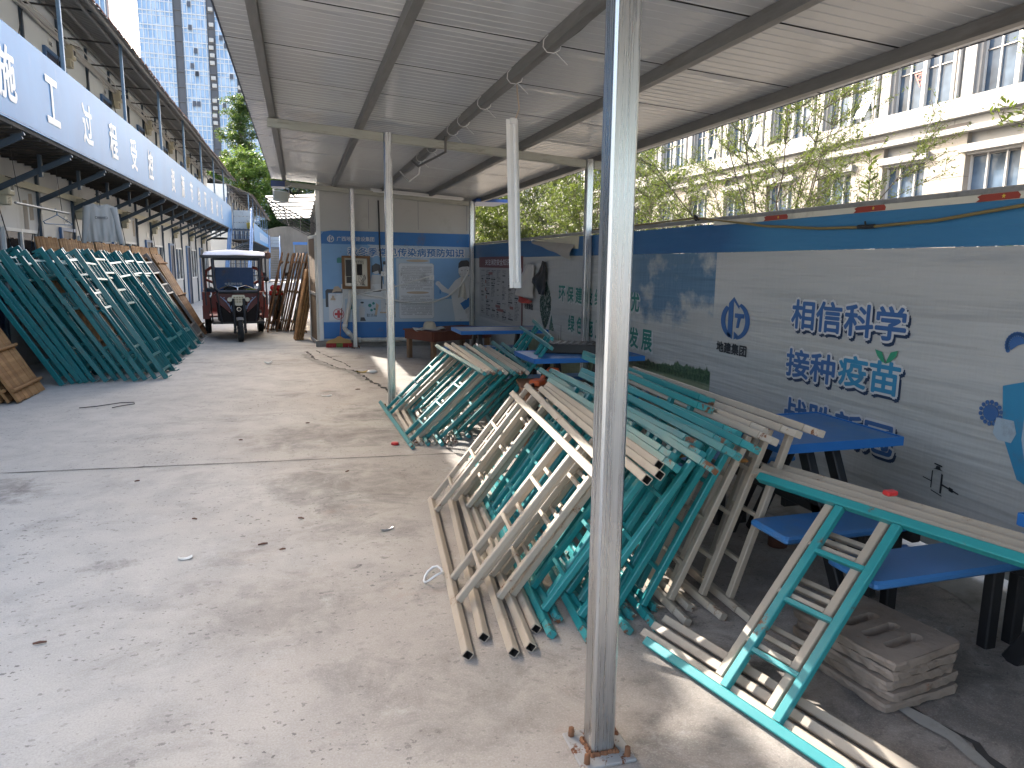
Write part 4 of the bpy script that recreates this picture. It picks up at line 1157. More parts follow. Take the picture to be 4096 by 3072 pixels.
g = MB(); fpoly(g, [(-2.63, 1.04), (-2.60, .80), (-2.50, .60), (-2.2, .50), (-1.9, .52), (-1.9, 1.3), (-2.3, 1.2), (-2.45, 1.1)], .005); g.build('overall_drawing', H_CYAN, hd)
g = MB(); fpoly(g, [(-2.64, .88), (-2.55, .88), (-2.53, .82), (-2.55, .77), (-2.62, .77), (-2.65, .80)], .008); fpoly(g, [(-2.5, 1.03), (-2.40, 1.0), (-2.35, .7), (-2.45, .62), (-2.5, .8)], .008); g.build('glove_drawing', flat('pale blue ink', (.30, .38, .45)), hd)
g = MB()
for pts in ([(-2.975, .415), (-2.97, .415), (-2.97, .515), (-2.975, .51)], [(-2.915, .40), (-2.905, .40), (-2.905, .505), (-2.915, .51)], [(-2.97, .525), (-2.91, .525), (-2.925, .53), (-2.93, .545), (-2.95, .545), (-2.955, .53)], [(-2.965, .55), (-2.915, .545), (-2.915, .552), (-2.965, .558)], [(-3.03, .458), (-2.975, .450), (-2.975, .455), (-3.03, .463)], [(-2.905, .445), (-2.80, .425), (-2.80, .432), (-2.905, .455)], [(-2.86, .452), (-2.835, .446), (-2.835, .425), (-2.86, .430)], [(-2.97, .40), (-2.90, .385), (-2.90, .39), (-2.97, .405)]):
    fpoly(g, pts)
g.build('bottle_drawing', H_BLACK, hd)
# printed cypress, small tree, lampposts
rcy = random.Random(12)
g = MB()
for q in range(900):
    v = rcy.random(); half = .27 * math.sin(min(1, max(.03, v * 1.04)) * math.pi) ** .62 * (1 - .25 * v)
    yc, zc = 9.53 + rcy.uniform(-1, 1) * half, 1.36 - .66 * v
    w_ = rcy.uniform(.008, .022)
    fpoly(g, [(-yc - w_ * .6, zc + w_), (-yc, zc - w_), (-yc + w_ * .6, zc + w_ * .6)], .004 + rcy.random() * .002)
g.build('cypress_print', flat('cypress ink', (.025, .065, .055), var=.5), hd)
g = MB()
for q in range(220):
    v = rcy.random(); half = .11 * v
    yc, zc = 9.26 + rcy.uniform(-1, 1) * half, .91 - .2 * v
    fpoly(g, [(-yc - .01, zc), (-yc, zc + .014), (-yc + .01, zc)], .004 + rcy.random() * .002)
g.build('fir_print', flat('fir ink', (.07, .17, .14), var=.4), hd)
g = MB()
for yy, za, zb in ((8.87, .55, .82), (8.95, .55, .68)): fpoly(g, [(-yy - .006, za), (-yy + .006, za), (-yy + .004, zb), (-yy - .004, zb)])
g.build('lamp_print', H_BLACK, hd)
# safety notice panel with dark red heading at the far end
g = MB(); g.b2((FX - .006, 10.66, .62), (FX - .003, 13.4, 1.72)); np_ = g.build('notice_sheet', flat('notice grey', (.33, .335, .34)), hd)
g = MB(); g.b2((FX - .0085, 10.66, 1.545), (FX - .0065, 13.42, 1.735)); g.b2((FX - .0085, 10.60, .6), (FX - .0065, 10.66, 1.735)); g.build('notice_heading_band', flat('maroon', (.12, .025, .03)), np_)
g = MB(); letters(g, '关注消防安全知识宣传', (FX - .0095, 11.95, 1.64), EYN, UZ, 2.0, .11, .02); g.build('notice_heading', P_WHITE, np_)
g = MB(); rn = random.Random(17)
for cx in range(7):
    y0 = 13.25 - cx * .37
    z = 1.50
    while z > .66:
        if rn.random() < .12: z -= rn.uniform(.02, .09); continue
        h = rn.choice((.008, .008, .010, .03))
        w = rn.uniform(.12, .31)
        n = int(w / .02)
        for q in range(n):
            if rn.random() < .85: g.b2((FX - .0085, y0 - q * .02 - .014, z - h), (FX - .0072, y0 - q * .02, z - h * .2))
        z -= h + .014
g.build('notice_print', P_INK, np_)
g = MB()
for yy, zz, w in ((12.7, 1.42, .28), (12.2, .86, .30), (12.1, .80, .42), (11.3, .88, .2)): g.b2((FX - .0095, yy - w, zz), (FX - .0088, yy, zz + .045))
for yy, zz in ((12.95, 1.26), (12.95, 1.12), (12.9, .98)): g.b2((FX - .0095, yy - .08, zz), (FX - .0088, yy, zz + .06))
g.build('notice_mark', flat('notice red', (.24, .09, .08)), np_)
# torn flap showing the cloth's pale back
g = MB()
g.add([(FX - .006, 10.13, 1.955), (FX - .006, 8.30, 1.96), (FX - .006, 8.32, 1.80), (FX - .006, 9.2, 1.86)], [(3, 2, 1, 0)])
g.build('old_print', simple('yellowed old print', (.50, .47, .36), .7, var=.15, scale=3, dirt=.3, rand=False), hd)
g = MB()
def flap(u, v):
    y = 10.1 + (8.42 - 10.1) * u
    drop = (.02 + .17 * u) * v
    return (FX - .012 - .05 * math.sin(v * 2.6) * (.3 + u) - .012 * math.sin(u * 17) * v, y + .06 * v, 1.94 - .055 * u - drop - .03 * u * u)
g.grid(flap, 24, 6)
g.build('torn_flap', simple('pale cloth back', (.34, .32, .29), .8, var=.12, scale=4, rand=False), hd)
# hose along the top, bags hanging from a nail
ho = MB(); ho.tube([(FX + .02, 8.2, 2.02), (FX + .01, 6.6, 2.012), (FX - .02, 5.57, 2.015), (FX - .03, 5.2, 1.975), (FX - .03, 4.6, 1.90), (FX - .03, 4.0, 1.856), (FX - .03, 3.6, 1.846), (FX - .03, 3.1, 1.858), (FX - .03, 2.64, 1.90), (FX - .02, 2.0, 1.97), (FX, 1.2, 2.01)], .009, 8)
hz_ = tag(ho.build('garden_hose', simple('yellow brown hose', (.20, .15, .055), .5)), 'yellowish hose slung in a shallow curve along the hoarding top', 'hose')
g = MB(); g.tube([(FX - .03, 3.66, 1.85), (FX - .04, 3.6, 1.847), (FX - .03, 3.53, 1.848)], .013, 8); g.tube([(FX - .03, 3.6, 1.85), (FX - .03, 3.61, 1.88)], .006, 6); g.tube([(FX - .0, 5.6, 2.0), (FX - .03, 5.57, 2.03), (FX - .02, 5.52, 2.0)], .014, 8); c_ = g.build('hose_clip', M_BLACK); c_.parent = hz_
def bagmesh(pts_l, pts_r, n=12, m=14, dep=.05, seed=1):
    rb_ = random.Random(seed); ph_ = [rb_.uniform(0, 6) for _ in range(4)]
    def lerp(P, t):
        k = t * (len(P) - 1); i = min(int(k), len(P) - 2); f = k - i
        return tuple(a + (c - a) * f for a, c in zip(P[i], P[i + 1]))
    def f(u, v):
        a, c = lerp(pts_l, v), lerp(pts_r, v)
        y, z = a[0] + (c[0] - a[0]) * u, a[1] + (c[1] - a[1]) * u
        o = dep * math.sin(u * math.pi) * (.3 + .7 * v) + .012 * math.sin(u * 13 + ph_[0] + v * 4) + .010 * math.sin(v * 11 + ph_[1] + u * 5)
        return (FX - .03 - abs(o), y, z)
    g = MB(); g.grid(f, n, m); return g
wb = thing('carrier_bag', 'translucent white carrier bag with a red base hanging on the hoarding', 'bag', (FX - .05, 10.2, 1.2))
bagmesh([(10.35, 1.62), (10.72, 1.35), (10.85, 1.15)], [(9.95, 1.60), (10.0, 1.35), (9.95, 1.12)], dep=.11, seed=3).build('bag_body', simple('milky plastic', (.42, .41, .39), .35, var=.12, scale=6), wb)
bagmesh([(10.85, 1.15), (10.55, 1.05)], [(10.0, 1.08), (10.15, 1.03)], dep=.12, seed=3, m=4).build('bag_base', simple('red plastic print', (.38, .05, .04), .4), wb)
tag(bagmesh([(9.56, 1.66), (9.75, 1.50), (10.2, 1.37), (9.95, 1.32), (9.65, 1.20)], [(9.44, 1.64), (9.42, 1.5), (9.44, 1.38), (9.45, 1.28), (9.47, 1.19)], dep=.06, seed=6, m=20).build('black_bag', simple('black plastic bag', (.012, .012, .014), .4)), 'black plastic bag hanging from a nail beside the white carrier bag', 'bag')
# ------------------------------------------------------------------ scaffold frames
# local axes: Y along the two long legs, Z across (0..W), X thickness
def make_frame(name, label, group, L, Wd, paint, worn, offs, deep=.040, feet=False, cap=True, handle=False, wid=.037):
    root = thing(name, label, 'scaffold frame', (0, 0, 0), group)
    for zz in (0, Wd):
        g = MB()
        g.bar((0, 0, zz), (0, L, zz), wid, deep, up=(1, 0, 0), ch=.1, hollow=True, mi_in=1)
        if feet:
            g.b2((-.085, .0, zz - .021), (.02, .010, zz + .021))
            g.b2((.022, L - .05, zz - .018), (.075, L - .012, zz + .018)); g.b2((.022, L - .012, zz - .02), (.10, L, zz + .02))
        o = g.build('leg', [paint, M_HOLE], root)
        if cap:
            g = MB(); g.bar((0, -.105, zz), (0, -.002, zz), wid * .9, deep * .88, up=(1, 0, 0), ch=.1); g.build('spigot', worn, o)
        if feet:
            g = MB(); g.box((0, .62 * L, zz), (.06, .05, .052)); g.build('lug', paint, o)
    for a, c in offs:
        for yy in (a, c):
            g = MB(); g.bar((0, yy, .0215), (0, yy, Wd - .0215), .031, .036, up=(0, 1, 0), ch=.12); g.build('crossbar', paint, root)
        for t in (.22, .48, .74):
            g = MB(); g.bar((0, a + .018, Wd * t), (0, c - .018, Wd * t), .020, .028, up=(1, 0, 0), ch=.12); g.build('rung', paint, root)
    if handle:
        g = MB()
        P = [(-.02, .30, -.01), (-.075, .31, -.03), (-.10, .36, -.04), (-.10, 1.0, -.04), (-.075, 1.05, -.03), (-.02, 1.06, -.01)]
        g.tube(P, .011, 8); g.tube([(-.02, .68, -.01), (-.10, .68, -.04)], .007, 6); g.build('handle', paint, root)
    return root
def frame_matrix(p, leg, cross):
    """p base corner, leg = long direction (local Y), cross = local Z"""
    y = Vector(leg).normalized(); z = Vector(cross); z = (z - y * z.dot(y)).normalized(); x = y.cross(z)
    return Matrix(((x.x, y.x, z.x, p[0]), (x.y, y.y, z.y, p[1]), (x.z, y.z, z.z, p[2]), (0, 0, 0, 1)))
used_proto = set()
def put_frame(proto, M, label, group):
    if proto.name not in used_proto:
        used_proto.add(proto.name); proto.matrix_world = M; proto['label'] = label; proto['group'] = group; return proto
    return dup(proto, M, label, group)
bpy.context.view_layer.update()
# --- frames lying on one side under the shed: base ends (near), top ends (near), colour, leg direction
FB = make_frame('scaffold_frame', 'beige frame', 'f', 1.85, .90, M_BEIGE, M_BEIGER, ((.42, .66), (1.42, 1.66)))
FT = make_frame('scaffold_frame', 'teal frame', 'f', 1.85, .90, M_TEAL, M_TEALR, ((.09, .32), (1.22, 1.45)))
FBN = make_frame('scaffold_frame', 'beige frame', 'f', 1.85, .90, M_BEIGE, M_BEIGER, ((.09, .32), (1.22, 1.45)))
FBF = make_frame('scaffold_frame', 'beige frame', 'f', 1.95, .90, M_BEIGE, M_BEIGER, ((.45, .69), (1.68, 1.92)), cap=False, wid=.038, deep=.04)
FTR = make_frame('scaffold_frame', 'teal ladder frame', 'f', 1.85, .90, simple('teal paint rusting', (.02, .23, .24), .32, var=.12, scale=5, dirt=.2, dirt_c=(.10, .13, .12), dscale=6, rust=.62, rscale=6, bump=.1), M_TEALR, ((.42, .66), (1.42, 1.66)), cap=False)
FBR = make_frame('scaffold_frame', 'beige frame', 'f', 1.85, .90, M_BEIGE, M_BEIGER, ((.42, .66), (1.42, 1.66)), cap=False)
bpy.context.view_layer.update()
GRP_A = 'scaffold frames stacked beside the near post'
def lay(proto, base, ang, lean, label, group, z=.022, flip=1):
    """base = near end of the ground leg, ang = heading of the leg from +Y towards -X (deg), lean = tilt from vertical (deg)"""
    a = R(ang)
    d = Vector((-math.sin(a), math.cos(a), 0)) if flip > 0 else Vector((math.sin(a), -math.cos(a), 0))
    up = Vector((0, 0, 1)); nrm = Vector((math.cos(a), math.sin(a), 0))
    cr = nrm * math.sin(R(lean)) + up * math.cos(R(lean))
    tilt = rnd.uniform(-.012, .012)
    d = (d + up * (tilt + .012)).normalized()
    return put_frame(proto, frame_matrix((base[0], base[1], z), d, cr), label, group)
# front stack: five beige, then teal, then the beige frames at the back
front = [
 (FBF, (.603, 2.63), -5.6, 38), (FBF, (.70, 2.75), -7, 37), (FBF, (.79, 2.60), -6, 37), (FBF, (.87, 2.62), -5, 36.5), (FBF, (.94, 2.76), -5, 36.5),
 (FT, (1.0, 2.80), -5, 36.5), (FT, (1.07, 2.92), -3, 35), (FT, (1.14, 2.70), -6, 35), (FT, (1.20, 2.84), -3.5, 33), (FT, (1.27, 2.95), -1, 31.5), (FT, (1.335, 2.74), -4, 31),
 (FT, (1.40, 2.86), -2, 29), (FT, (1.465, 2.72), -3, 27.5), (FT, (1.54, 2.90), -.5, 25), (FBN, (1.62, 2.74), -2, 24.5), (FBN, (1.70, 2.86), -.5, 22), (FBN, (1.80, 2.74), .8, 21), (FBN, (1.91, 2.68), -1.2, 18.5)]
for i, (p, b_, ang, lean) in enumerate(front):
    c = 'teal' if p is FT else 'beige'
    if i < 5: lab = 'beige scaffold frame, %s of the five at the yard side of the near stack' % ORD[i]
    elif i < 14: lab = 'teal scaffold frame, %s teal one counted from the beige frames of the near stack' % ORD[i - 5]
    else: lab = 'beige scaffold frame, %s of four leaning on the blue tables behind the teal frames' % ORD[i - 14]
    lay(p, b_, ang, lean, lab, GRP_A)
# a few teal frames thrown on top at the back of the near stack, resting on the tables
for i, (b_, z, ang, lean) in enumerate((((1.20, 3.66), .022, -3, 39), ((1.37, 3.58), .022, -1, 36.5), ((1.72, 3.25), .022, -3, 17), ((1.86, 3.4), .022, -2, 14.5))):
    lay(FT, b_, ang, lean, 'teal scaffold frame of the set pushed in behind the near stack, %s from the hoarding' % ORD[3 - i], GRP_A, z)
# right-hand group in the foreground: one teal in front of three beige
GRP_B = 'four frames leaning on the nearest blue table'
def lay_far(proto, base_far, ang, lean, label, group):
    a = R(ang)
    d = Vector((math.sin(a), -math.cos(a), .004)).normalized()
    nrm = Vector((math.cos(a), math.sin(a), 0))
    cr = nrm * math.sin(R(lean)) + Vector((0, 0, 1)) * math.cos(R(lean))
    return put_frame(proto, frame_matrix((base_far[0], base_far[1], .024), d, cr), label, group)
lay_far(FTR, (1.36, 2.53), 14.2, 45.5, 'teal scaffold frame with round rungs, foremost of the four at the right edge', GRP_B)
for i, b_ in enumerate(((1.385, 2.60), (1.455, 2.64), (1.53, 2.68))):
    lay_far(FBR, b_, 14.2, 45.5, ('beige scaffold frame directly behind the foremost teal one at the right edge', 'beige scaffold frame in the middle of the three behind the right-hand teal frame', 'rearmost beige scaffold frame of the four at the right edge')[i], GRP_B)
# middle stack behind the middle post
GRP_C = 'scaffold frames stacked behind the middle post'
mid = [(FT, (.885, 6.14), 2, 46), (FBN, (.94, 6.27), 0, 46.5), (FBN, (.985, 6.25), -1, 46.5), (FT, (1.04, 6.22), -2, 46.5), (FB, (1.10, 6.24), -2, 46.5), (FT, (1.16, 6.18), -3, 46.5), (FB, (1.225, 6.2), -3, 46.5), (FB, (1.29, 6.2), -4, 46.5),
       (FT, (1.36, 6.35), -5, 46), (FT, (1.46, 6.4), -6, 45.5)]
cnt = {'beige': 0, 'teal': 0}
for i, (p, b_, ang, lean) in enumerate(mid):
    c = 'teal' if p is FT else 'beige'
    lab = '%s scaffold frame in the middle stack, %s %s one from the yard' % (c, ORD[cnt[c]], c); cnt[c] += 1
    lay(p, b_, ang, lean, lab, GRP_C)
for i, (b_, z, ang, lean) in enumerate((((1.66, 6.25), .13, -9, 36), ((1.84, 6.55), .14, -13, 31))):
    lay(FT, b_, ang, lean, 'teal scaffold frame %s on top of the middle stack' % ('sloping', 'lying skewed')[i], GRP_C, z)

# --- frames standing upright and leaning on the dormitory
FD = make_frame('scaffold_frame', 'shaded teal frame', 'f', 2.0, .78, M_TEAL_SHADED, M_TEAL_SHADED, ((.12, .36), (1.56, 1.80)), wid=.04, deep=.062, feet=True, cap=False)
FD2 = make_frame('scaffold_frame', 'shaded teal frame', 'f', 2.0, .70, M_TEAL_SHADED, M_TEAL_SHADED, ((.22, .50), (1.12, 1.34), (1.62, 1.84)), wid=.04, deep=.05, feet=True, cap=False)
FDH = make_frame('scaffold_frame', 'shaded teal frame with handle', 'f', 2.0, .78, M_TEAL_SHADED, M_TEAL_SHADED, ((.12, .36), (1.56, 1.80)), wid=.04, deep=.062, feet=True, cap=False, handle=True)
M_GREYP = simple('grey brown paint', (.20, .175, .15), .45, var=.12, scale=5, dirt=.25, rust=.3)
FG = make_frame('scaffold_frame', 'grey frame', 'f', 2.0, .78, M_GREYP, M_GREYP, ((.12, .36), (1.1, 1.3), (1.56, 1.80)), wid=.04, deep=.055, feet=True, cap=False)
bpy.context.view_layer.update()
rf_ = random.Random(41)
def stand(proto, x, y, lean, label, group, yaw=0):
    a = R(yaw)
    leg = Vector((-math.sin(R(lean)), -.02 * rf_.uniform(-1, 1), math.cos(R(lean))))
    cr = Vector((math.sin(a), math.cos(a), 0))
    return put_frame(proto, frame_matrix((x, y, .004), leg, cr), label, group)
stacks = [
 (10.38, [-2.98, -2.90, -2.82, -2.74, -2.66, -2.52, -2.41, -2.29, -2.18, -2.07, -1.95, -1.83], 31, 'nearest'),
 (11.35, [-2.62, -2.50, -2.38, -2.27, -2.16, -2.05, -1.95, -1.86], 31, 'second nearest'),
 (12.35, [-2.60, -2.46, -2.32, -2.20, -2.08, -1.97, -1.88], 31, 'third'),
 (13.35, [-2.60, -2.46, -2.32, -2.20, -2.08, -1.96, -1.88], 30.5, 'fourth'),
 (14.35, [-2.60, -2.48, -2.34, -2.22, -2.10, -2.0, -1.90], 30.5, 'fifth'),
]
for sy, xs, lean, nm in stacks:
    grp = 'upright scaffold frames in the %s stack along the dormitory' % nm
    for i, x in enumerate(xs):
        top = len(xs) - 1
        proto = FD
        if nm == 'nearest' and i in (6, 8, 9): proto = FDH
        if nm in ('third', 'second nearest') and i in (1, 3): proto = FG
        if proto is FD and i % 3 == 1: proto = FD2
        cl_ = {FD: 'shaded teal', FD2: 'shaded teal', FDH: 'shaded teal handled', FG: 'grey-brown'}[proto]
        lab = '%s scaffold frame, %s from the dormitory in the %s leaning stack' % (cl_, ORD[i], nm)
        stand(proto, x + rf_.uniform(-.02, .02), sy + rf_.uniform(-.13, .13) + (.02 * i if nm == 'nearest' else 0), lean + rf_.uniform(-2.0, 1.6), lab, grp, rf_.uniform(-4, 4))
grp = 'grey frames standing before the tricycle'
for i, x in enumerate((-2.35, -2.22, -2.09, -1.98)):
    stand(FG, x, 15.45 + rf_.uniform(-.06, .06), 30 + rf_.uniform(-1, 1), 'grey-brown scaffold frame, %s from the dormitory in the small grey stack by the tricycle' % ORD[i], grp)
grp = 'teal frames leaning behind the tricycle'
for i, x in enumerate((-2.75, -2.6, -2.45, -2.32)):
    stand(FD, x, 18.2 + rf_.uniform(-.1, .1), 30 + rf_.uniform(-1, 1), 'shaded teal scaffold frame, %s from the dormitory in the stack behind the tricycle' % ORD[i], grp)
for i, x in enumerate((-.25, -.1)):
    stand(FD, x + .02, 19.8, -22, 'shaded teal scaffold frame, %s behind the dark boards by the hut' % ORD[i], 'teal frames behind the dark boards')

# ------------------------------------------------------------------ timber panels
# local: Y up the board, Z across, X thickness
def make_panel(name, label, group, L, Wd, n, mat_, cat='timber panel', th=.03):
    root = thing(name, label, cat, (0, 0, 0), group)
    g = MB()
    rp = random.Random(n * 7 + int(L * 10))
    w = Wd / n
    for i in range(n):
        e0, e1 = rp.uniform(0, .02), rp.uniform(-.03, .0)
        g.bar((0, e0, i * w + w / 2), (0, L + e1, i * w + w / 2), w - .010, th * rp.uniform(.8, 1.1), up=(1, 0, 0), ch=.08)
    g.build('planking', mat_, root)
    for yy in (.12 * L, .5 * L, .88 * L):
        g = MB(); g.tube([(-th / 2 - .02, yy, -.015), (-th / 2 - .022, yy + rp.uniform(-.01, .01), Wd / 2), (-th / 2 - .02, yy + rp.uniform(-.012, .012), Wd + .03)], .021, 8); g.build('batten', mat_, root)
    return root
PW = make_panel('timber_panel', 't', 'g', 1.95, .95, 8, M_TIMBER)
PF = make_panel('timber_panel', 't', 'g', 1.25, .95, 8, M_TIMBER)
PD = make_panel('timber_panel', 't', 'g', 1.88, .42, 3, M_TIMBERD, th=.03)
PL = make_panel('timber_panel', 't', 'g', 1.5, .30, 4, M_TIMBER, th=.035)
bpy.context.view_layer.update()
for i in range(9):
    y = 11.75 + i * 1.02 + rf_.uniform(-.03, .03)
    stand(PW, -3.32, y, 8 + rf_.uniform(-1.2, 1.2), 'pale timber panel against the dormitory wall, %s from the camera in its row' % ORD[i], 'timber panels along the dormitory wall')
for i, x in enumerate((-3.42, -3.34, -3.25, -3.17, -3.075)):
    stand(PF, x, 9.06 + rf_.uniform(-.03, .05), 26 + rf_.uniform(-1, 2), 'brown timber panel at the left edge, %s from the yard' % ORD[4 - i], 'timber panels at the left edge', -2)
for i, x in enumerate((-2.34, -2.24, -2.14, -2.04)):
    stand(PW, x, 16.35 + rf_.uniform(-.04, .04), 27, 'timber panel beside the grey frames, %s from the dormitory' % ORD[i], 'timber panels beside the grey frames')
for i in range(16):
    x = -.87 + i * .051
    y = 17.9 + rf_.uniform(-.25, .15) - .07 * max(0, i - 9)
    stand(PD, x, y - (.5 if i % 4 == 2 else 0), -13.5 - rf_.uniform(-1.2, 1.2), 'dark weathered board leaning on the hut side, %s from the tricycle' % ORD[i], 'dark boards leaning on the hut side', rf_.uniform(-4, 2))
for i in range(4):
    stand(PL, -.13 + i * .045, 15.35 + i * .03, -11 - i * .5, 'bundle of short pale planks by the open door leaf, %s from the yard' % ORD[i], 'short planks by the door leaf', -8)

# ------------------------------------------------------------------ tables and benches
M_BLUET = simple('blue table top', (.035, .15, .38), .45, var=.15, scale=3, dirt=.4, dirt_c=(.16, .20, .26), dscale=3, rand=False)
M_BLUEE = simple('blue edge', (.02, .14, .42), .4, var=.1, rand=False)
M_WORNBLUE = simple('worn light blue table top', (.16, .32, .55), .5, var=.2, scale=5, dirt=.55, dirt_c=(.42, .44, .46), dscale=5, rust=.5, rand=False)
M_LEGBLK = simple('black leg steel', (.018, .018, .02), .5, var=.3)
def canteen(yc, label, x0=2.0, x1=3.12, top=M_BLUET, benches=(1, -1), wt=.64, bx0=None, hz=.735):
    t = thing('canteen_table', label, 'table', ((x0 + x1) / 2, yc, 0), 'blue canteen tables along the hoarding')
    g = MB(); g.rbox(((x0 + x1) / 2, yc, hz), (x1 - x0, wt, .035), .008); g.build('tabletop', top, t)
    g = MB()
    e = .012
    for s in (-1, 1):
        g.b2((x0 - .002, yc + s * (wt / 2 + .001) - .004, hz - .023), (x1 + .002, yc + s * (wt / 2 + .001) + .004, hz + .023))
        xx = x0 if s < 0 else x1
        g.b2((xx - .005 + s * .002, yc - wt / 2 + .005, hz - .0225), (xx + .005 + s * .002, yc + wt / 2 - .005, hz + .0225))
    g.build('edge_band', M_BLUEE, t)
    for xx in (x0 + .28, x1 - .28):
        g = MB()
        g.bar((xx, yc - .48, .0), (xx, yc - .12, hz - .02), .07, .05, up=(1, 0, 0)); g.build('leg', M_LEGBLK, t)
        g = MB()
        g.bar((xx, yc + .48, .0), (xx, yc + .12, hz - .02), .07, .05, up=(1, 0, 0)); g.build('leg', M_LEGBLK, t)
        g = MB(); g.bar((xx, yc - .72, .40), (xx, yc + .72, .40), .05, .05); g.bar((xx, yc - .6, .0), (xx, yc - .6, .42), .06, .05, up=(0, 1, 0)); g.bar((xx, yc + .6, .0), (xx, yc + .6, .42), .06, .05, up=(0, 1, 0)); g.build('bench_support', M_LEGBLK, t)
    g = MB(); g.bar((x0 + .28, yc, .35), (x1 - .28, yc, .35), .04, .06); g.build('stretcher', M_LEGBLK, t)
    for s in benches:
        g = MB(); a_ = x0 if bx0 is None else bx0; g.rbox(((a_ + x1) / 2 - .03, yc + s * .57, .437), (x1 - a_ + .02, .26, .035), .01); b_ = g.build('bench', M_BLUEBENCH, t)
    return t
M_BLUEBENCH = simple('blue bench', (.04, .165, .40), .42, var=.12, scale=3, dirt=.25, dirt_c=(.10, .16, .26), rand=False)
canteen(1.55, 'nearest blue canteen table with a scuffed light top at the right edge', x0=2.50, x1=3.2, top=M_WORNBLUE, bx0=2.04, hz=.70)
canteen(3.15, 'blue canteen table with black legs behind the near beige frames', x0=2.2, x1=2.92, bx0=2.0)
canteen(6.42, 'blue canteen table carrying the black box behind the near post', x0=2.02)
canteen(9.2, 'farthest blue canteen table with a pale dusty top beside the brown table', x0=1.95, top=simple('dusty blue top', (.30, .33, .38), .5, var=.1, dirt=.3, rand=False))
bb = thing('black_box', 'low black ribbed box on the blue table behind the near post', 'box', (2.62, 6.55, .753))
RB = Matrix.Rotation(R(-28), 3, 'Z')
g = MB(); g.rbox((2.62, 6.55, .80), (.62, .36, .09), .006, RB); g.build('case', M_BLACK, bb)
g = MB()
for q in range(9): g.box(Vector((2.62, 6.55, .848)) + RB @ Vector((-.26 + q * .065, 0, 0)), (.03, .33, .008), RB)
g.build('lid_ribs', simple('grey ribs', (.10, .10, .105), .5), bb)
# brown low table
T0 = Vector((2.055, 11.55, 0)); ex_, ey_ = Vector((.89, .457, 0)).normalized(), Vector((-.457, .89, 0)).normalized()
ROTT = Matrix((ex_, ey_, UZ)).transposed()
def tb(x, y, z): return T0 + ex_ * x + ey_ * y + UZ * z
bt = thing('brown_table', 'low red-brown wooden table with a sun hat on it in front of the poster', 'table', tb(.6, .39, 0))
M_RED = timber('red brown wood', (.13, .045, .03), (.19, .07, .045), (.10, .035, .025)); M_LEGW = timber('leg wood', (.22, .13, .075), (.32, .20, .12), (.16, .09, .05))
g = MB(); g.rbox(tb(.64, .39, .488), (1.34, .84, .022), .004, ROTT); g.build('tabletop', M_RED, bt)
g = MB()
for c_, s_ in (((.64, -.005, .405), (1.28, .022, .142)), ((.64, .785, .405), (1.28, .022, .142)), ((-.004, .39, .405), (.022, .768, .142)), ((1.285, .39, .405), (.022, .768, .142))): g.box(tb(*c_), s_, ROTT)
g.build('apron', M_RED, bt)
for q in ((.05, .05), (1.23, .05), (1.23, .73), (.05, .73)):
    g = MB(); g.bar(tb(*q, 0), tb(*q, .40), .075, .075, up=ex_, ch=.06); g.build('leg', M_LEGW, bt)
ht = thing('sun_hat', 'wide-brimmed cream sun hat lying on the brown table', 'hat', tb(.25, .42, .5))
g = MB(); g.lathe([(0, .135), (.05, .132), (.09, .115), (.108, .07), (.115, .02), (.118, .012)], tb(.25, .42, .5), 22); g.build('crown', simple('cream felt', (.52, .45, .34), .9), ht)
g = MB()
def brim(u, v):
    a = 2 * math.pi * u; r_ = .112 + .15 * v
    return tb(.25 + r_ * math.cos(a) * 1.15, .42 + r_ * math.sin(a), .514 + v * (.012 * math.sin(3 * a) + .018 * math.sin(5 * a + 1)) - .006 * v)
g.grid(brim, 48, 5); g.build('brim', simple('pale brim', (.50, .49, .46), .9, var=.2, scale=20), ht)
# wooden stool with an orange plastic tool case, slabs, loose things
sl = thing('wooden_stool', 'reddish wooden stool between the two frame stacks', 'stool', (2.13, 6.2, 0))
M_STOOL = timber('stool wood', (.26, .12, .06), (.36, .19, .10), (.18, .08, .04))
g = MB(); g.rbox((2.07, 5.9, .545), (.5, .62, .03), .005, Matrix.Rotation(R(-12), 3, 'Z')); g.build('seat', M_STOOL, sl)
for sx in (-1, 1):
    for sy in (-1, 1):
        g = MB(); v_ = Matrix.Rotation(R(-12), 3, 'Z') @ Vector((sx * .2, sy * .26, 0)); g.bar((2.07 + v_.x, 5.9 + v_.y, 0), (2.07 + v_.x, 5.9 + v_.y, .53), .04, .04, up=(0, 1, 0)); g.build('leg', M_STOOL, sl)
oc = thing('orange_tool', 'orange plastic tool handle lying on the wooden stool', 'tool', (2.1, 5.95, .49))
M_OR = simple('orange plastic', (.55, .10, .025), .4, var=.12)
g = MB(); g.rbox((1.95, 5.82, .59), (.16, .10, .055), .012, Matrix.Rotation(R(50), 3, 'Z')); g.build('body', M_OR, oc)
g = MB(); g.tube([(1.97, 5.8, .60), (2.07, 5.95, .64), (2.17, 6.12, .66), (2.25, 6.13, .645), (2.23, 6.02, .62), (2.11, 5.86, .605)], .019, 8); g.build('handle', M_OR, oc)
g = MB(); g.tube([(1.89, 5.76, .58), (1.84, 5.70, .578)], .018, 8); g.build('tip', M_BLACK, oc)
M_SLAB = simple('weathered concrete slab', (.29, .23, .185), .92, var=.25, scale=7, dirt=.5, dirt_c=(.19, .135, .095), dscale=6, rust=.35, rust_c=(.26, .12, .06), rscale=4, bump=.9, bscale=26, rand=True)
slab_c = Vector((2.145, 2.125, 0))
SLT = .0405
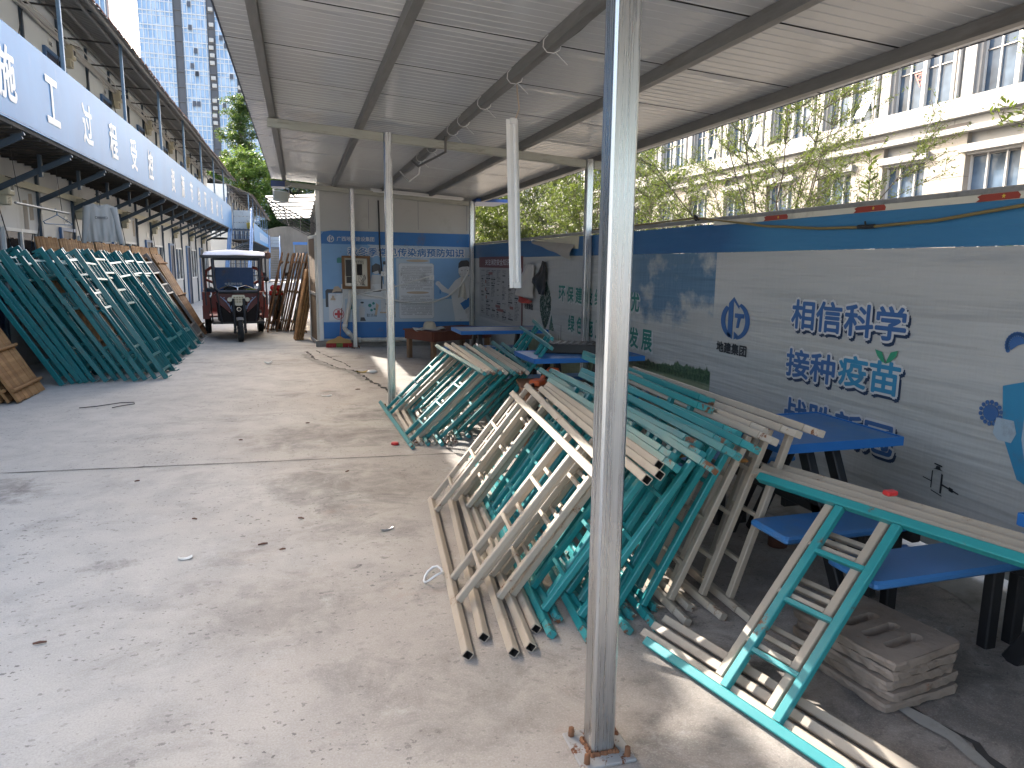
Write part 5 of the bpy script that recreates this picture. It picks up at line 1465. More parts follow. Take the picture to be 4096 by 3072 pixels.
for i in range(5):
    z0 = .003 + i * SLT
    rot = 8 + (-2, 1.5, -1, .8, 2)[i]
    L_, W_ = .46 + (.02, 0, .01, .0, .015)[i], .375 + (.02, .01, 0, .0, .012)[i]
    Rz = Matrix.Rotation(R(90 + rot), 3, 'Z')
    s_ = thing('slotted_slab', 'slotted concrete slab, %s from the ground in the pile beside the right-hand frames' % ORD[i] if i < 4 else 'topmost concrete slab with rounded slots on the pile beside the right-hand frames', 'slab', (slab_c.x, slab_c.y, z0), 'slotted concrete slabs in a pile')
    o_ = slab_c + Vector(((.0, .008, -.006, .004, 0)[i], (0, -.006, .008, 0, .004)[i], z0 + .018))
    # outline with wavy edge and five slots: built as strips between slots
    g = MB(); rs = random.Random(50 + i)
    # plan cells along length: solid strips and slot strips
    xs_ = [-L_ / 2, -L_ / 2 + .05]
    for q in range(4): xs_ += [-L_ / 2 + .05 + (q + .55) * (L_ - .1) / 4 - .022, -L_ / 2 + .05 + (q + .55) * (L_ - .1) / 4 + .022]
    xs_ += [L_ / 2]
    def cell(xa, xb, ya, yb):
        g.box(o_ + Rz @ Vector(((xa + xb) / 2, (ya + yb) / 2, 0)), (xb - xa, yb - ya, .052), Rz)
    slots = [(xs_[2 + 2 * q], xs_[3 + 2 * q]) for q in range(4)]
    # top and bottom borders as one chamfered ring made of many small facets
    hw = W_ / 2
    sy0, sy1 = -hw + .11, hw - .09
    n_ = 56
    ring_t, ring_m, ring_b = [], [], []
    for k in range(n_):
        t = k / n_ * 4; e_ = int(t); u = (t - e_) * 2 - 1
        px, py = ((u, -1), (1, u), (-u, 1), (-1, -u))[e_]
        px *= L_ / 2; py *= hw
        m_ = max(abs(px) / (L_ / 2), 0); cr_ = .012
        if abs(px) > L_ / 2 - .018 and abs(py) > hw - .018: px *= .975; py *= .965
        j = rs.uniform(-.004, .004)
        ring_t.append(o_ + Rz @ Vector((px * .985 + j, py * .977 + j, .018 + rs.uniform(-.002, .001))))
        ring_m.append(o_ + Rz @ Vector((px * 1.0 + rs.uniform(-.003, .003), py + rs.uniform(-.003, .003), rs.uniform(.005, .010))))
        ring_b.append(o_ + Rz @ Vector((px * .99 + rs.uniform(-.006, .004), py * .985 + rs.uniform(-.006, .004), -.018 + rs.uniform(0, .006))))
    vs = ring_t + ring_m + ring_b
    g.add(vs, [(k, n_ + k, n_ + (k + 1) % n_, (k + 1) % n_) for k in range(n_)] + [(n_ + k, 2 * n_ + k, 2 * n_ + (k + 1) % n_, n_ + (k + 1) % n_) for k in range(n_)])
    # top face with rounded slots through bridged polygons: solid top built from a fine grid skipping the slots, slot floors 4 cm down
    NX, NY = 104, 66
    def inslot(x, y):
        for a, c in slots:
            cx = (a + c) / 2; yy = min(max(y, sy0 + .022), sy1 - .022)
            if (x - cx) ** 2 + (y - yy) ** 2 < .022 ** 2: return True
        return False
    Lx, Wy = L_ * .985, W_ * .977
    if i == 4:
        hgt = {}
        def hz2(ii, jj): 
            x, y = -Lx / 2 + Lx * ii / NX, -Wy / 2 + Wy * jj / NY
            return -.013 if inslot(x, y) else .018
        vs = [o_ + Rz @ Vector((-Lx / 2 + Lx * ii / NX, -Wy / 2 + Wy * jj / NY, hz2(ii, jj))) for jj in range(NY + 1) for ii in range(NX + 1)]
        g.add(vs, [(jj * (NX + 1) + ii, jj * (NX + 1) + ii + 1, (jj + 1) * (NX + 1) + ii + 1, (jj + 1) * (NX + 1) + ii) for jj in range(NY) for ii in range(NX)], 0, False)
    else:
        g.add(ring_t, [tuple(range(n_))])
    g.build('slab', M_SLAB, s_)
# litter
def litter(name, label, cat, mbld, mat_, grp=None): return tag(mbld.build(name, mat_), label, cat, grp)
def scrap(x, y, w, h, rot, z=.004, curl=.01):
    g = MB(); a = R(rot); ca, sa = math.cos(a), math.sin(a)
    g.grid(lambda u, v: (x + ((u - .5) * w) * ca - ((v - .5) * h) * sa, y + ((u - .5) * w) * sa + ((v - .5) * h) * ca, z + curl * (u - .5) ** 2 * 4 + curl * .6 * math.sin(v * 4)), 5, 4, 0, False)
    return g
M_PAPER = simple('paper scrap', (.70, .69, .64), .8, var=.05); M_CRED = simple('red plastic', (.55, .03, .03), .4)
litter('paper_scrap', 'small torn white paper scrap alone on the bare yard concrete', 'paper', scrap(-.655, 4.02, .07, .045, 10), M_PAPER)
litter('paper_scrap', 'pale folded paper piece on the concrete left of the middle post', 'paper', scrap(.257, 8.8, .12, .07, 5), M_PAPER)
litter('foil_wrapper', 'crumpled shiny wrapper on the concrete left of the beige frames', 'wrapper', scrap(.45, 4.17, .08, .03, 20, .004, .008), simple('foil', (.7, .7, .72), .2, .8, bump=.8, bscale=60))
g = MB(); g.lathe([(.0, .02), (.03, .02), (.034, .016), (.034, 0), (.026, 0)], (.759, 6.237, .003), 14); litter('bottle_cap', 'red plastic cap on the ground beside the middle stack', 'cap', g, M_CRED)
g = MB(); g.tube([(-2.36, 8.62, .012), (-2.2, 8.68, .012), (-2.0, 8.83, .014), (-1.86, 8.84, .012), (-1.84, 8.74, .012), (-1.98, 8.62, .012), (-2.02, 8.55, .012)], .005, 6); litter('cord', 'short black cord lying in front of the leaning frames', 'cord', g, M_BLACK)
for i, (x, y, l, a) in enumerate(((.297, 5.474, .05, 40), (-.049, 4.495, .06, -30), (-.15, 4.007, .05, 10), (-.26, 4.115, .08, 15), (-1.109, 3.225, .075, 5), (.657, 9.17, .09, 2), (-.69, 4.65, .05, -30), (-.57, 6.72, .05, 0), (-1.2, 5.6, .05, 20), (.02, 7.3, .06, 0))):
    g = MB(); d_ = Vector((math.cos(R(a)), math.sin(R(a)), 0)) * l / 3; p_ = Vector((x, y, .008)); g.tube([p_ - d_, p_ + Vector((0, .003, .001)), p_ + d_], [.004, .006, .004], 6)
    litter('wood_chip', 'small brown wood chip on the yard concrete, %s by nearness to the camera' % ORD[[4, 5, 1, 2, 0, 9, 3, 7, 6, 8][i]], 'wood chip', g, simple('chip brown', (.13, .06, .04), .8) if i == 0 else bpy.data.materials['chip brown'], 'wood chips on the yard')
litter('yellow_scrap', 'yellow and brown packet in the crack near the hut corner', 'packet', scrap(.83, 10.62, .16, .10, 15, .008, .02), simple('yellow packet', (.40, .28, .06), .5))
g = MB(); g.lathe([(.0, .03), (.05, .035), (.075, .02), (.08, .005), (.06, 0)], (.97, 10.6, .004), 14); litter('plastic_saucer', 'white plastic lid beside the yellow packet in the crack', 'lid', g, M_WHITEP)
litter('paper_scrap', 'small white paper ball far out on the concrete near the hut', 'paper', scrap(-.54, 11.88, .12, .08, 0, .01, .03), M_PAPER)
g = MB(); g.tube([(.60 + .05 * math.cos(a), 3.40 + .05 * math.sin(a), .03 + .028 * math.sin(a * 1.5)) for a in [q * .5 for q in range(13)]], [.007] * 13, 4); litter('white_strap', 'white plastic strap looped on the foremost beige frame leg', 'strap', g, M_WHITEP)
tg_ = MB(); tg_.rbox((2.225, 2.19, .72), (.05, .035, .02), .004); litter('red_tag', 'red plastic tag on the upper bar of the right-hand teal frame', 'tag', tg_, M_CRED)
for i, (x, y, z) in enumerate(((1.96, 2.83, .70), (1.72, 2.95, .71))):
    g = MB(); g.grid(lambda u, v: (x + .05 * (u - .5), y + .09 * (v - .5), z + .02 * math.sin(u * 3.1) - .03 * v), 5, 6); litter('dry_leaf', ('curled brown leaf caught on the beige frame ends', 'curled brown leaf lying on the teal frame ends')[i], 'leaf', g, simple('dry leaf', (.40, .20, .06), .7) if i == 0 else bpy.data.materials['dry leaf'])
litter('blue_wrapper', 'blue and white plastic bag on the rubble behind the blue bench', 'bag', scrap(3.16, 2.9, .22, .10, 80, .035, .03), simple('blue bag', (.10, .22, .55), .4, var=.4, scale=9))
g = MB(); g.lathe([(0, .10), (.05, .10), (.055, .09), (.055, 0), (0, 0)], (2.62, 3.35, .0), 12); litter('brown_pot', 'small brown pot on the floor under the blue table', 'pot', g, simple('brown pot', (.14, .06, .04), .7))
# ------------------------------------------------------------------ cargo tricycle
# built facing -Y around the origin, then turned and moved into place
M_TRED = simple('dark red body paint', (.085, .008, .014), .35, var=.2, scale=4, dirt=.2, dirt_c=(.09, .07, .06), rand=False)
M_TRED2 = simple('brick red cargo side', (.20, .035, .025), .5, var=.2, scale=5, dirt=.4, rand=False)
M_TBLUE = simple('blue cargo board', (.03, .10, .30), .4, var=.12, dirt=.2, rand=False)
M_CHROME = simple('chrome', (.62, .62, .62), .12, 1.0, var=.05, rand=False)
M_LAMP = simple('lamp lens', (.48, .48, .42), .12, .2, var=.1, rand=False)
M_TARP = simple('faded pink white tarp', (.82, .78, .79), .6, var=.06, scale=3, dirt=.2, bump=.3, bscale=7, rand=False)
def clear_glass():
    b = NB('windscreen glass')
    b.b.inputs['Transmission Weight'].default_value = 1.0
    b.b.inputs['IOR'].default_value = 1.02
    m = b.done((.86, .90, .93), .02, 0, .9)
    return m
M_CLEAR = clear_glass()
tri = thing('cargo_tricycle', 'dark red three-wheeled cargo tricycle with a white-topped cab facing the camera', 'tricycle', (0, 0, 0))
def tyre_part(c, r, w, parent, nspoke=5):
    t = MB()
    t.lathe([(r - .085, -w / 2 * .8), (r - .03, -w / 2), (r - .008, -w / 2 * .75), (r, -w / 4), (r, w / 4), (r - .008, w / 2 * .75), (r - .03, w / 2), (r - .085, w / 2 * .8)], c, 32, axis='X')
    for q in range(28):
        a = q * 2 * math.pi / 28
        for s in (-1, 1):
            p0 = Vector(c) + Vector((s * w * .08, math.cos(a) * (r + .002), math.sin(a) * (r + .002))); a2 = a + .10
            p1 = Vector(c) + Vector((s * w * .42, math.cos(a2) * (r - .004), math.sin(a2) * (r - .004)))
            t.bar(p0, p1, .012, .012)
    wh = MB()
    wh.lathe([(0, -w * .2), (.03, -w * .25), (r - .13, -w * .1), (r - .10, -w * .42), (r - .08, -w * .42), (r - .08, w * .42), (r - .10, w * .42), (r - .13, w * .1), (.03, w * .25), (0, w * .2)], c, 24, axis='X')
    o = wh.build('wheel', simple('steel wheel', (.10, .10, .105), .5, .5) if 'steel wheel' not in bpy.data.materials else bpy.data.materials['steel wheel'], parent)
    t.build('tyre', M_BLACKR, o)
    return o
tyre_part((0, -1.02, .235), .235, .105, tri)
tyre_part((-.56, 1.06, .25), .25, .13, tri); tyre_part((.56, 1.06, .25), .25, .13, tri)
g = MB()
for s in (-1, 1):
    g.tube([(s * .095, -1.02, .235), (s * .098, -1.0, .42), (s * .10, -.93, .60), (s * .10, -.90, .86)], .028, 10)
    g.rbox((s * .10, -1.03, .22), (.05, .09, .11), .012)
g.build('front_fork', M_BLACK, tri)
g = MB()
for s in (-1, 1):
    for q in range(7): g.lathe([(.030, -.006), (.037, 0), (.030, .006)], (s * .10, -.925 + .005 * q, .52 + q * .022), 12)
g.build('fork_spring', M_CHROME, tri)
g = MB()
g.grid(lambda u, v: ((v - .5) * .13, -1.02 + .275 * math.cos(R(35 + 110 * u)) * -1 if False else -1.02 - .275 * math.sin(R(-75 + 110 * u)) * 1.0, .235 + .262 * math.cos(R(-75 + 110 * u)) - .012 * (2 * v - 1) ** 2), 14, 6)
g.build('front_fender', simple('grey fender', (.22, .21, .20), .4, .3), tri)
# front apron: V-shaped panel with leg shields
g = MB()
g.prism([(-.43, .93), (.43, .93), (.40, .80), (.16, .58), (-.16, .58), (-.40, .80)], (0, -.80, 0), (1, 0, 0), (0, 0, 1), -.05)
g.prism([(-.46, .93), (-.40, .98), (.40, .98), (.46, .93)], (0, -.82, 0), (1, 0, 0), (0, 0, 1), -.07)
g.build('front_apron', M_TRED, tri)
g = MB(); g.prism([(-.42, .80), (-.17, .57), (.17, .57), (.42, .80), (.40, .42), (.30, .34), (-.30, .34), (-.40, .42)], (0, -.74, 0), (1, 0, 0), (0, 0, 1), -.04)
g.b2((-.16, -.845, .56), (.16, -.75, .80)); g.build('lower_apron', simple('black apron', (.010, .006, .007), .5, var=.3, spec=.2), tri)
g = MB()
for s in (-1, 1):
    for q in range(5): g.bar((s * (.34 - q * .05), -.845, .90 - q * .045), (s * (.22 - q * .022), -.845, .80 - q * .05), .012, .004, up=(0, 1, 0))
    g.prism([(s * .27 - .018, .885), (s * .27 + .018, .885), (s * .27, .865)], (0, -.853, 0), (1, 0, 0), (0, 0, 1), -.002)
g.build('apron_decal', simple('decal blue white', (.22, .30, .48), .4, var=.5, scale=40), tri)
hl = MB(); hl.prism([(-.11, .935), (.11, .935), (.135, .88), (.11, .76), (.05, .72), (-.05, .72), (-.11, .76), (-.135, .88)], (0, -.90, 0), (1, 0, 0), (0, 0, 1), -.10)
hlo = hl.build('headlight', M_LAMP, tri)
g = MB()
for q in range(4):
    for p in range(3): g.lathe([(0, .006), (.022, .003), (.026, 0)], (-.075 + q * .05, -.905, .89 - p * .045), 10, axis='Y') if False else g.box((-.075 + q * .05, -.905, .885 - p * .045), (.036, .012, .030))
g.build('headlight_lens', simple('lens cell', (.30, .29, .22), .15, .3), hlo)
for s in (-1, 1):
    g = MB(); g.tube([(s * .17, -.93, .845), (s * .17, -.86, .845)], [.045, .04], 14); g.build('side_lamp', M_LAMP, tri)
g = MB(); g.tube([(0, -.88, .645), (0, -.85, .645)], .045, 18); bd_ = g.build('badge', M_CHROME, tri)
g = MB(); g.tube([(0, -.885, .645), (0, -.87, .645)], .033, 18); g.build('badge_centre', M_BLACK, bd_)
# cab frame, windscreen, roof
M_CABF = simple('dark cab frame', (.02, .022, .03), .4, var=.2)
g = MB()
for s in (-1, 1):
    g.tube([(s * .445, -.72, 1.66), (s * .44, -.78, 1.25), (s * .425, -.84, 1.06), (s * .36, -.87, 1.0)], .034, 10)
g.tube([(-.36, -.87, 1.0), (.36, -.87, 1.0)], .036, 10); g.tube([(-.445, -.72, 1.655), (.445, -.72, 1.655)], .03, 10)
for s in (-1, 1): g.tube([(s * .40, -.86, 1.02), (s * .36, -.86, .62), (s * .32, -.80, .35)], .014, 8)
ws_ = g.build('windscreen_frame', M_CABF, tri)
g = MB(); g.add([(-.43, -.725, 1.64), (.43, -.725, 1.64), (.42, -.79, 1.2), (.40, -.86, 1.02), (-.40, -.86, 1.02), (-.42, -.79, 1.2)], [(0, 1, 2, 5), (5, 2, 3, 4)]); g.build('windscreen', M_CLEAR, ws_)
g = MB()
for s in (-1, 1):
    g.tube([(s * .60, -.66, 1.68), (s * .61, -.3, 1.1), (s * .60, .1, .75)], .012, 8) if False else None
    g.bar((s * .60, -.30, 1.68), (s * .60, -.30, .70), .028, .028, up=(0, 1, 0)); g.bar((s * .60, .55, 1.68), (s * .60, .55, .98), .028, .028, up=(0, 1, 0))
    g.bar((s * .60, -.30, 1.30), (s * .44, -.76, 1.30), .02, .02)
g.bar((-.60, .55, 1.3), (.60, .55, 1.3), .02, .02)
g.build('roof_post', M_CABF, tri)
g = MB()
def roof(u, v):
    x = (u - .5) * 1.28; y = -.76 + 1.42 * v
    e = max(abs(u - .5) * 2, abs(v - .5) * 2)
    z = 1.835 - .05 * abs(u - .5) ** 2 * 4 - .10 * max(0, (e - .86) / .14) ** 2
    return (x, y, z + .006 * math.sin(x * 9 + y * 7))
g.grid(roof, 28, 20); g.build('roof_cover', M_TARP, tri)
g = MB()
for a, c in (((-.65, -.775, 1.70), (.65, -.775, 1.70)), ((-.65, .67, 1.70), (.65, .67, 1.70)), ((-.65, -.775, 1.70), (-.65, .67, 1.70)), ((.65, -.775, 1.70), (.65, .67, 1.70))): g.bar(a, c, .03, .055)
g.bar((-.6, -.72, 1.69), (.6, -.72, 1.69), .03, .03); g.build('roof_rim', M_CABF, tri)
g = MB(); g.rbox((.615, -.76, 1.74), (.11, .12, .15), .03); g.build('roof_patch', simple('brown patch', (.12, .06, .045), .7), tri)
# cargo body, red hoop arms, blue front board with lettering, seat, bars
g = MB()
for s in (-1, 1): g.b2((s * .60 - .02, .30, .40), (s * .60 + .02, 1.75, .98)); 
g.b2((-.58, .30, .40), (.58, 1.75, .44)); g.b2((-.58, 1.72, .44), (.58, 1.75, .98))
g.b2((-.66, .10, .62), (-.40, .32, .96)); g.b2((.40, .10, .62), (.66, .32, .96))
for s in (-1, 1): g.b2((s * .60 - .07, .16, .38), (s * .60 + .06, .30, .66))
g.build('cargo_body', M_TRED2, tri)
g = MB()
for s in (-1, 1):
    g.tube([(s * .58, .34, .95), (s * .585, .34, 1.25), (s * .55, .34, 1.40), (s * .45, .34, 1.47), (s * .38, .34, 1.48)], .032, 8)
    g.tube([(s * .58, .34, 1.22), (s * .40, .34, 1.14)], .028, 8)
g.build('hoop_arm', M_TRED2, tri)
g = MB(); g.b2((-.40, .33, .98), (.40, .36, 1.48))
for q in range(4): g.b2((-.40 + q * .258, .318, 1.24), (-.374 + q * .258, .33, 1.48))
g.b2((-.40, .316, 1.22), (.40, .33, 1.245)); fb_ = g.build('front_board', M_TBLUE, tri)
g = MB(); letters(g, '大品牌好车辆', (-.02, .326, 1.13), (1, 0, 0), (0, 0, 1), .36, .06, .03); g.build('lettering', simple('pale lettering', (.50, .58, .68), .5), fb_)
g = MB(); g.rbox((0, -.05, .72), (.46, .42, .14), .03); g.rbox((0, .20, .92), (.46, .10, .30), .03); g.build('seat', M_BLACK, tri)
g = MB(); g.b2((-.50, -.75, .34), (.50, .30, .38)); g.bar((0, -.2, .30), (0, 1.2, .30), .10, .08); g.tube([(-.56, 1.06, .25), (.56, 1.06, .25)], .04, 8); g.build('chassis', M_BLACK, tri)
g = MB(); g.tube([(0, -.80, .95), (0, -.72, 1.08)], .02, 8)
for s in (-1, 1): g.tube([(0, -.72, 1.08), (s * .16, -.70, 1.12), (s * .27, -.60, 1.08), (s * .33, -.52, 1.05)], .012, 8)
g.build('handlebar', M_CHROME, tri)
for s in (-1, 1):
    g = MB(); g.tube([(s * .50, -.62, .98), (s * .505, -.64, .88)], .018, 8); g.lathe([(0, .03), (.025, .02), (.03, 0), (.025, -.02), (0, -.03)], (s * .52, -.66, .90), 12); g.build('indicator', M_CHROME, tri)
    g = MB(); g.tube([(s * .52, -.66, .88), (s * .51, -.60, .62), (s * .49, -.55, .36)], .012, 8); g.build('side_stay', M_BLACK, tri)
for s in (1,):
    g = MB(); g.tube([(s * .45, -.75, 1.22), (s * .58, -.78, 1.24), (s * .66, -.78, 1.26)], .008, 6); g.lathe([(0, .012), (.05, .008), (.055, 0), (0, -.01)], (s * .56, -.80, 1.25), 14, axis='Y'); g.build('mirror', M_BLACK, tri)
g = MB(); g.grid(lambda u, v: (-.62 + .26 * u, .12 + .3 * v, .96 + .10 * math.sin(u * 3.14) * math.sin(v * 3.14) + .015 * math.sin(u * 17 + v * 9)), 10, 10); g.build('cushion', simple('blue black sheet', (.03, .05, .07), .5), tri)
g = MB(); g.rbox((.26, -.10, 1.0), (.24, .18, .03), .008); g.rbox((.30, -.15, 1.03), (.18, .10, .03), .008); g.build('loose_cloth', simple('green cloth', (.24, .30, .06), .8, var=.4, scale=15), tri)
tri.matrix_world = Matrix.Translation((-1.335, 16.42, 0)) @ Matrix.Rotation(R(7.6), 4, 'Z')
# scooter parked behind it
sco = thing('motor_scooter', 'red and grey motor scooter parked behind the tricycle by the dark boards', 'scooter', (0, 0, 0))
tyre_part((0, -.55, .22), .22, .09, sco); tyre_part((0, .60, .22), .22, .09, sco)
g = MB(); g.rbox((0, .35, .60), (.28, .62, .26), .06); g.rbox((0, -.1, .30), (.26, .5, .08), .03); g.rbox((0, -.42, .62), (.34, .12, .60), .05); g.build('body', simple('scooter grey', (.30, .30, .31), .3), sco)
g = MB(); g.rbox((0, .38, .77), (.27, .62, .09), .035); g.build('seat', M_BLACK, sco)
g = MB(); g.rbox((0, -.47, .98), (.26, .10, .14), .04); g.rbox((0, -.50, .86), (.32, .05, .12), .02); g.build('tail_lamp', simple('red lamp', (.5, .02, .02), .25), sco)
g = MB(); g.rbox((0, -.53, .74), (.20, .012, .10), .004); g.build('number_board', M_WHITEP, sco)
g = MB(); g.tube([(-.34, -.30, 1.16), (-.12, -.38, 1.14), (.12, -.38, 1.14), (.34, -.30, 1.16)], .014, 8)
for s in (-1, 1): g.tube([(s * .2, -.36, 1.14), (s * .26, -.38, 1.28)], .008, 6); g.rbox((s * .27, -.385, 1.31), (.12, .02, .08), .008)
g.build('handlebar', M_BLACK, sco)
sco.matrix_world = Matrix.Translation((-.62, 18.9, 0)) @ Matrix.Rotation(R(5), 4, 'Z')
# ------------------------------------------------------------------ pale stone building on the right
BX = 16.0
M_STONE = simple('pale stone cladding', (.23, .23, .227), .6, var=.06, scale=1.2, dirt=.15, dirt_c=(.32, .29, .24), dscale=1, stretch=(1, 1, .5), rand=False)
M_STONEB = simple('beige granite cladding', (.235, .215, .185), .65, var=.10, scale=30, dirt=.1, rand=False)
M_LEDGE = simple('white stone ledge', (.235, .235, .232), .55, var=.05, scale=1.5, dirt=.12, rand=False)
M_BGLASS = glass('blue window glass', (.07, .10, .14), .03, .7, .12)
M_BFRAME = simple('grey window frame', (.16, .16, .17), .4, .4)
M_MULL = simple('pale mullion', (.48, .48, .47), .4)
M_HOPPER = simple('open pane', (.40, .46, .52), .12, .1, var=.2, scale=1.5)
M_CURT = simple('curtain', (.40, .41, .41), .8, var=.15, scale=3, stretch=(1, 6, .3))
sb = thing('stone_building', 'large pale stone building with tall bluish windows beyond the hoarding', 'building', (BX, 25, 0))
Y_0, Y_1 = 3.0, 58.0
MOD = 2.65
# upper wall is piers, recessed glass between
def gridjoints(mb, x, y0, y1, z0, z1, dz): 
    z = z0 + dz
    while z < z1 - .02:
        mb.b2((x - .002, y0, z - .006), (x + .01, y1, z + .006)); z += dz
core = MB(); core.b2((BX + .30, Y_0, 0), (BX + 14, Y_1, 15.5)); core.build('wall', M_STONE, sb)
M_SJ = simple('dark joint', (.10, .09, .085), .9)
nb = int((Y_1 - Y_0) / MOD)
yoff = 15.17 - 5 * MOD          # window group start
hop = []
for k in range(-1, nb):
    w0 = yoff + k * MOD; w1 = w0 + 1.83; p1 = w0 + MOD
    if w0 > Y_1: break
    # upper pier between groups
    pm = MB(); pm.b2((BX, w1, 5.8), (BX + .30, p1, 14.5)); pm.b2((BX - .07, w1 + .10, 5.8), (BX, w1 + .42, 14.5)); pm.build('upper_pier', M_STONE, sb)
    pp_ = MB(); pp_.tube([(BX - .05, w1 + .56, 5.8), (BX - .05, w1 + .56, 14.5)], .05, 8); pp_.tube([(BX - .04, w1 + .68, 5.8), (BX - .04, w1 + .68, 14.5)], .03, 8); pp_.build('downpipe', simple('stone pipe', (.33, .32, .30), .5) if 'stone pipe' not in bpy.data.materials else bpy.data.materials['stone pipe'], sb)
    for (z0, z1) in ((5.82, 9.2), (10.2, 13.6)):
        gw = MB(); gw.b2((BX + .16, w0, z0), (BX + .18, w1, z1)); wi = gw.build('window', M_BGLASS, sb)
        fr_ = MB()
        fr_.b2((BX + .05, w0 + .86, z0), (BX + .155, w0 + .97, z1))
        for c_ in (w0 + .50, w0 + 1.42): fr_.b2((BX + .11, c_ - .02, z0), (BX + .154, c_ + .02, z1))
        for yy in (w0 + .0, w1 - .03): fr_.b2((BX + .10, yy, z0), (BX + .153, yy + .03, z1))
        fr_.build('mullion', M_MULL, wi)
        tr_ = MB()
        for zz in (z0 + .02, z0 + 1.0, z0 + 1.95, z1 - .05):
            for a, c in ((w0 + .03, w0 + .48), (w0 + .52, w0 + .86), (w0 + .97, w0 + 1.40), (w0 + 1.44, w1 - .03)): tr_.b2((BX + .12, a, zz), (BX + .152, c, zz + .03))
        tr_.build('transom', M_BFRAME, wi)
    if k in (6, 8, 9):
        hp = MB(); a = R(24)
        hp.box((BX + .12 - .45 * math.sin(a) * .5, w0 + .25, 6.85 - .5 * math.cos(a)), (.02, .42, 1.0), Matrix.Rotation(-a, 3, 'Y') if False else Matrix.Rotation(a, 3, 'Y')); hp.build('open_pane', M_HOPPER, sb)
    # lower storey
    l0 = 15.60 - 5 * MOD + k * MOD; l1 = l0 + 1.45; lp = l0 + MOD
    bpier = MB()
    zz = 0
    while zz < 4.9: bpier.b2((BX - .12, l1, zz), (BX + .30, lp, min(4.93, zz + .638))); bpier.b2((BX - .108, l1 + .012, zz + .638), (BX + .30, lp - .012, min(4.93, zz + .65)), 1); zz += .65
    bpier.build('beige_pier', [M_STONEB, M_SJ], sb)
    lg = MB(); lg.b2((BX + .12, l0, 1.0), (BX + .14, l1, 4.40)); lw = lg.build('window', M_BGLASS, sb)
    lf = MB()
    for yy in (l0 + .48, l0 + .98): lf.b2((BX + .05, yy - .02, 1.0), (BX + .115, yy + .02, 4.4))
    for yy in (l0, l1 - .04): lf.b2((BX + .05, yy, 1.0), (BX + .114, yy + .04, 4.4))
    lf.build('mullion', M_MULL, lw)
    lt_ = MB()
    for zz in (1.0, 2.2, 3.35, 4.36):
        for a, c in ((l0 + .04, l0 + .46), (l0 + .5, l0 + .96), (l0 + 1.0, l1 - .04)): lt_.b2((BX + .06, a, zz), (BX + .113, c, zz + .035))
    lt_.build('transom', M_BFRAME, lw)
    if k % 3 != 1:
        for cc in (.24, 1.22):
            hp = MB(); a = R(26)
            hp.box((BX + .05 - .24, l0 + cc, 3.35 - .50), (.02, .40, 1.08), Matrix.Rotation(a, 3, 'Y')); hp.build('open_pane', M_HOPPER, sb)
    # ledge over the lower window
    g = MB(); g.b2((BX - .24, l0 - .12, 4.46), (BX + .5, l1 + .12, 4.64)); g.b2((BX - .10, l0 - .02, 4.40), (BX + .5, l1 + .02, 4.46)); g.b2((BX + .02, l0, 4.64), (BX + .5, l1, 4.93)); g.build('window_ledge', M_LEDGE, sb)
for nm, x0, z0, z1 in (('cornice', BX - .32, 4.93, 5.06), ('frieze', BX - .06, 5.06, 5.32), ('cornice', BX - .26, 5.32, 5.46), ('sill_band', BX - .18, 5.46, 5.80), ('cornice', BX - .2, 9.25, 9.5), ('frieze', BX, 9.5, 10.1), ('cornice', BX - .3, 14.5, 15.0)):
    g = MB()
    yy = Y_0
    while yy < Y_1:
        g.b2((x0, yy, z0 + .003), (BX + .30, min(Y_1, yy + 1.306), z1)); g.b2((x0 + .012, yy + 1.306, z0 + .004), (BX + .30, yy + 1.32, z1 - .002), 1); yy += 1.32
    g.build(nm, [M_LEDGE, M_SJ], sb)
# the inverted red triangle sticker on a window
g = MB()
T_ = [(-.20, .17), (.20, .17), (0, -.20)]; T2 = [(-.15, .14), (.15, .14), (0, -.135)]
for i in range(3): g.prism([T_[i], T_[(i + 1) % 3], T2[(i + 1) % 3], T2[i]][::-1], (BX + .135, 15.17 + 1.12, 6.62), (0, -1, 0), (0, 0, 1), .002)
Rg, Rh = ell(0, .045, .075, .075, 20), ell(0, .045, .052, .052, 20)
for i in range(20): g.prism([Rg[i], Rg[(i + 1) % 20], Rh[(i + 1) % 20], Rh[i]], (BX + .135, 15.17 + 1.12, 6.62), (0, -1, 0), (0, 0, 1), .002)
g.build('fire_access_mark', simple('sticker red', (.50, .06, .05), .5), sb)

# ------------------------------------------------------------------ glass towers far behind
def tower_glass(name, c1, c2, cw, ch):
    b = NB(name)
    x, y, z = b.xyz()[0:3]
    cb = b.n('ShaderNodeCombineXYZ')
    b.put(cb.inputs[0], b.math('FLOOR', b.math('DIVIDE', x, cw))); b.put(cb.inputs[1], b.math('FLOOR', b.math('DIVIDE', y, cw))); b.put(cb.inputs[2], b.math('FLOOR', b.math('DIVIDE', z, ch)))
    w = b.n('ShaderNodeTexWhiteNoise'); b.put(w.inputs['Vector'], cb.outputs[0])
    colr = b.mix(w.outputs['Value'], c1, c2)
    return b.done(colr, .12, .0, 1.0)
M_TMULL = simple('tower mullion', (.50, .52, .53), .5)
M_TDARK = simple('tower dark shaft', (.075, .08, .09), .6)
M_AC = simple('aircon unit', (.40, .40, .38), .5)
tw = thing('glass_tower', 'tall blue glass apartment tower with dark air-conditioner shafts rising behind the yard', 'tower', (-14, 170, 0))
TX0, TX1, TY, TH = -29.6, 8.0, 170.0, 96.0
g = MB(); g.b2((TX0, TY, 0), (TX1, TY + 24, TH)); g.build('glass_wall', tower_glass('tower glass', (.13, .24, .40), (.31, .41, .54), .84, 1.375), tw)  # distance haze is put into the paled glass colours
shafts = [(-23.05, 1.6), (-16.7, 1.55), (-11.3, 1.3), (-5.6, 1.3), (.5, 1.4)]
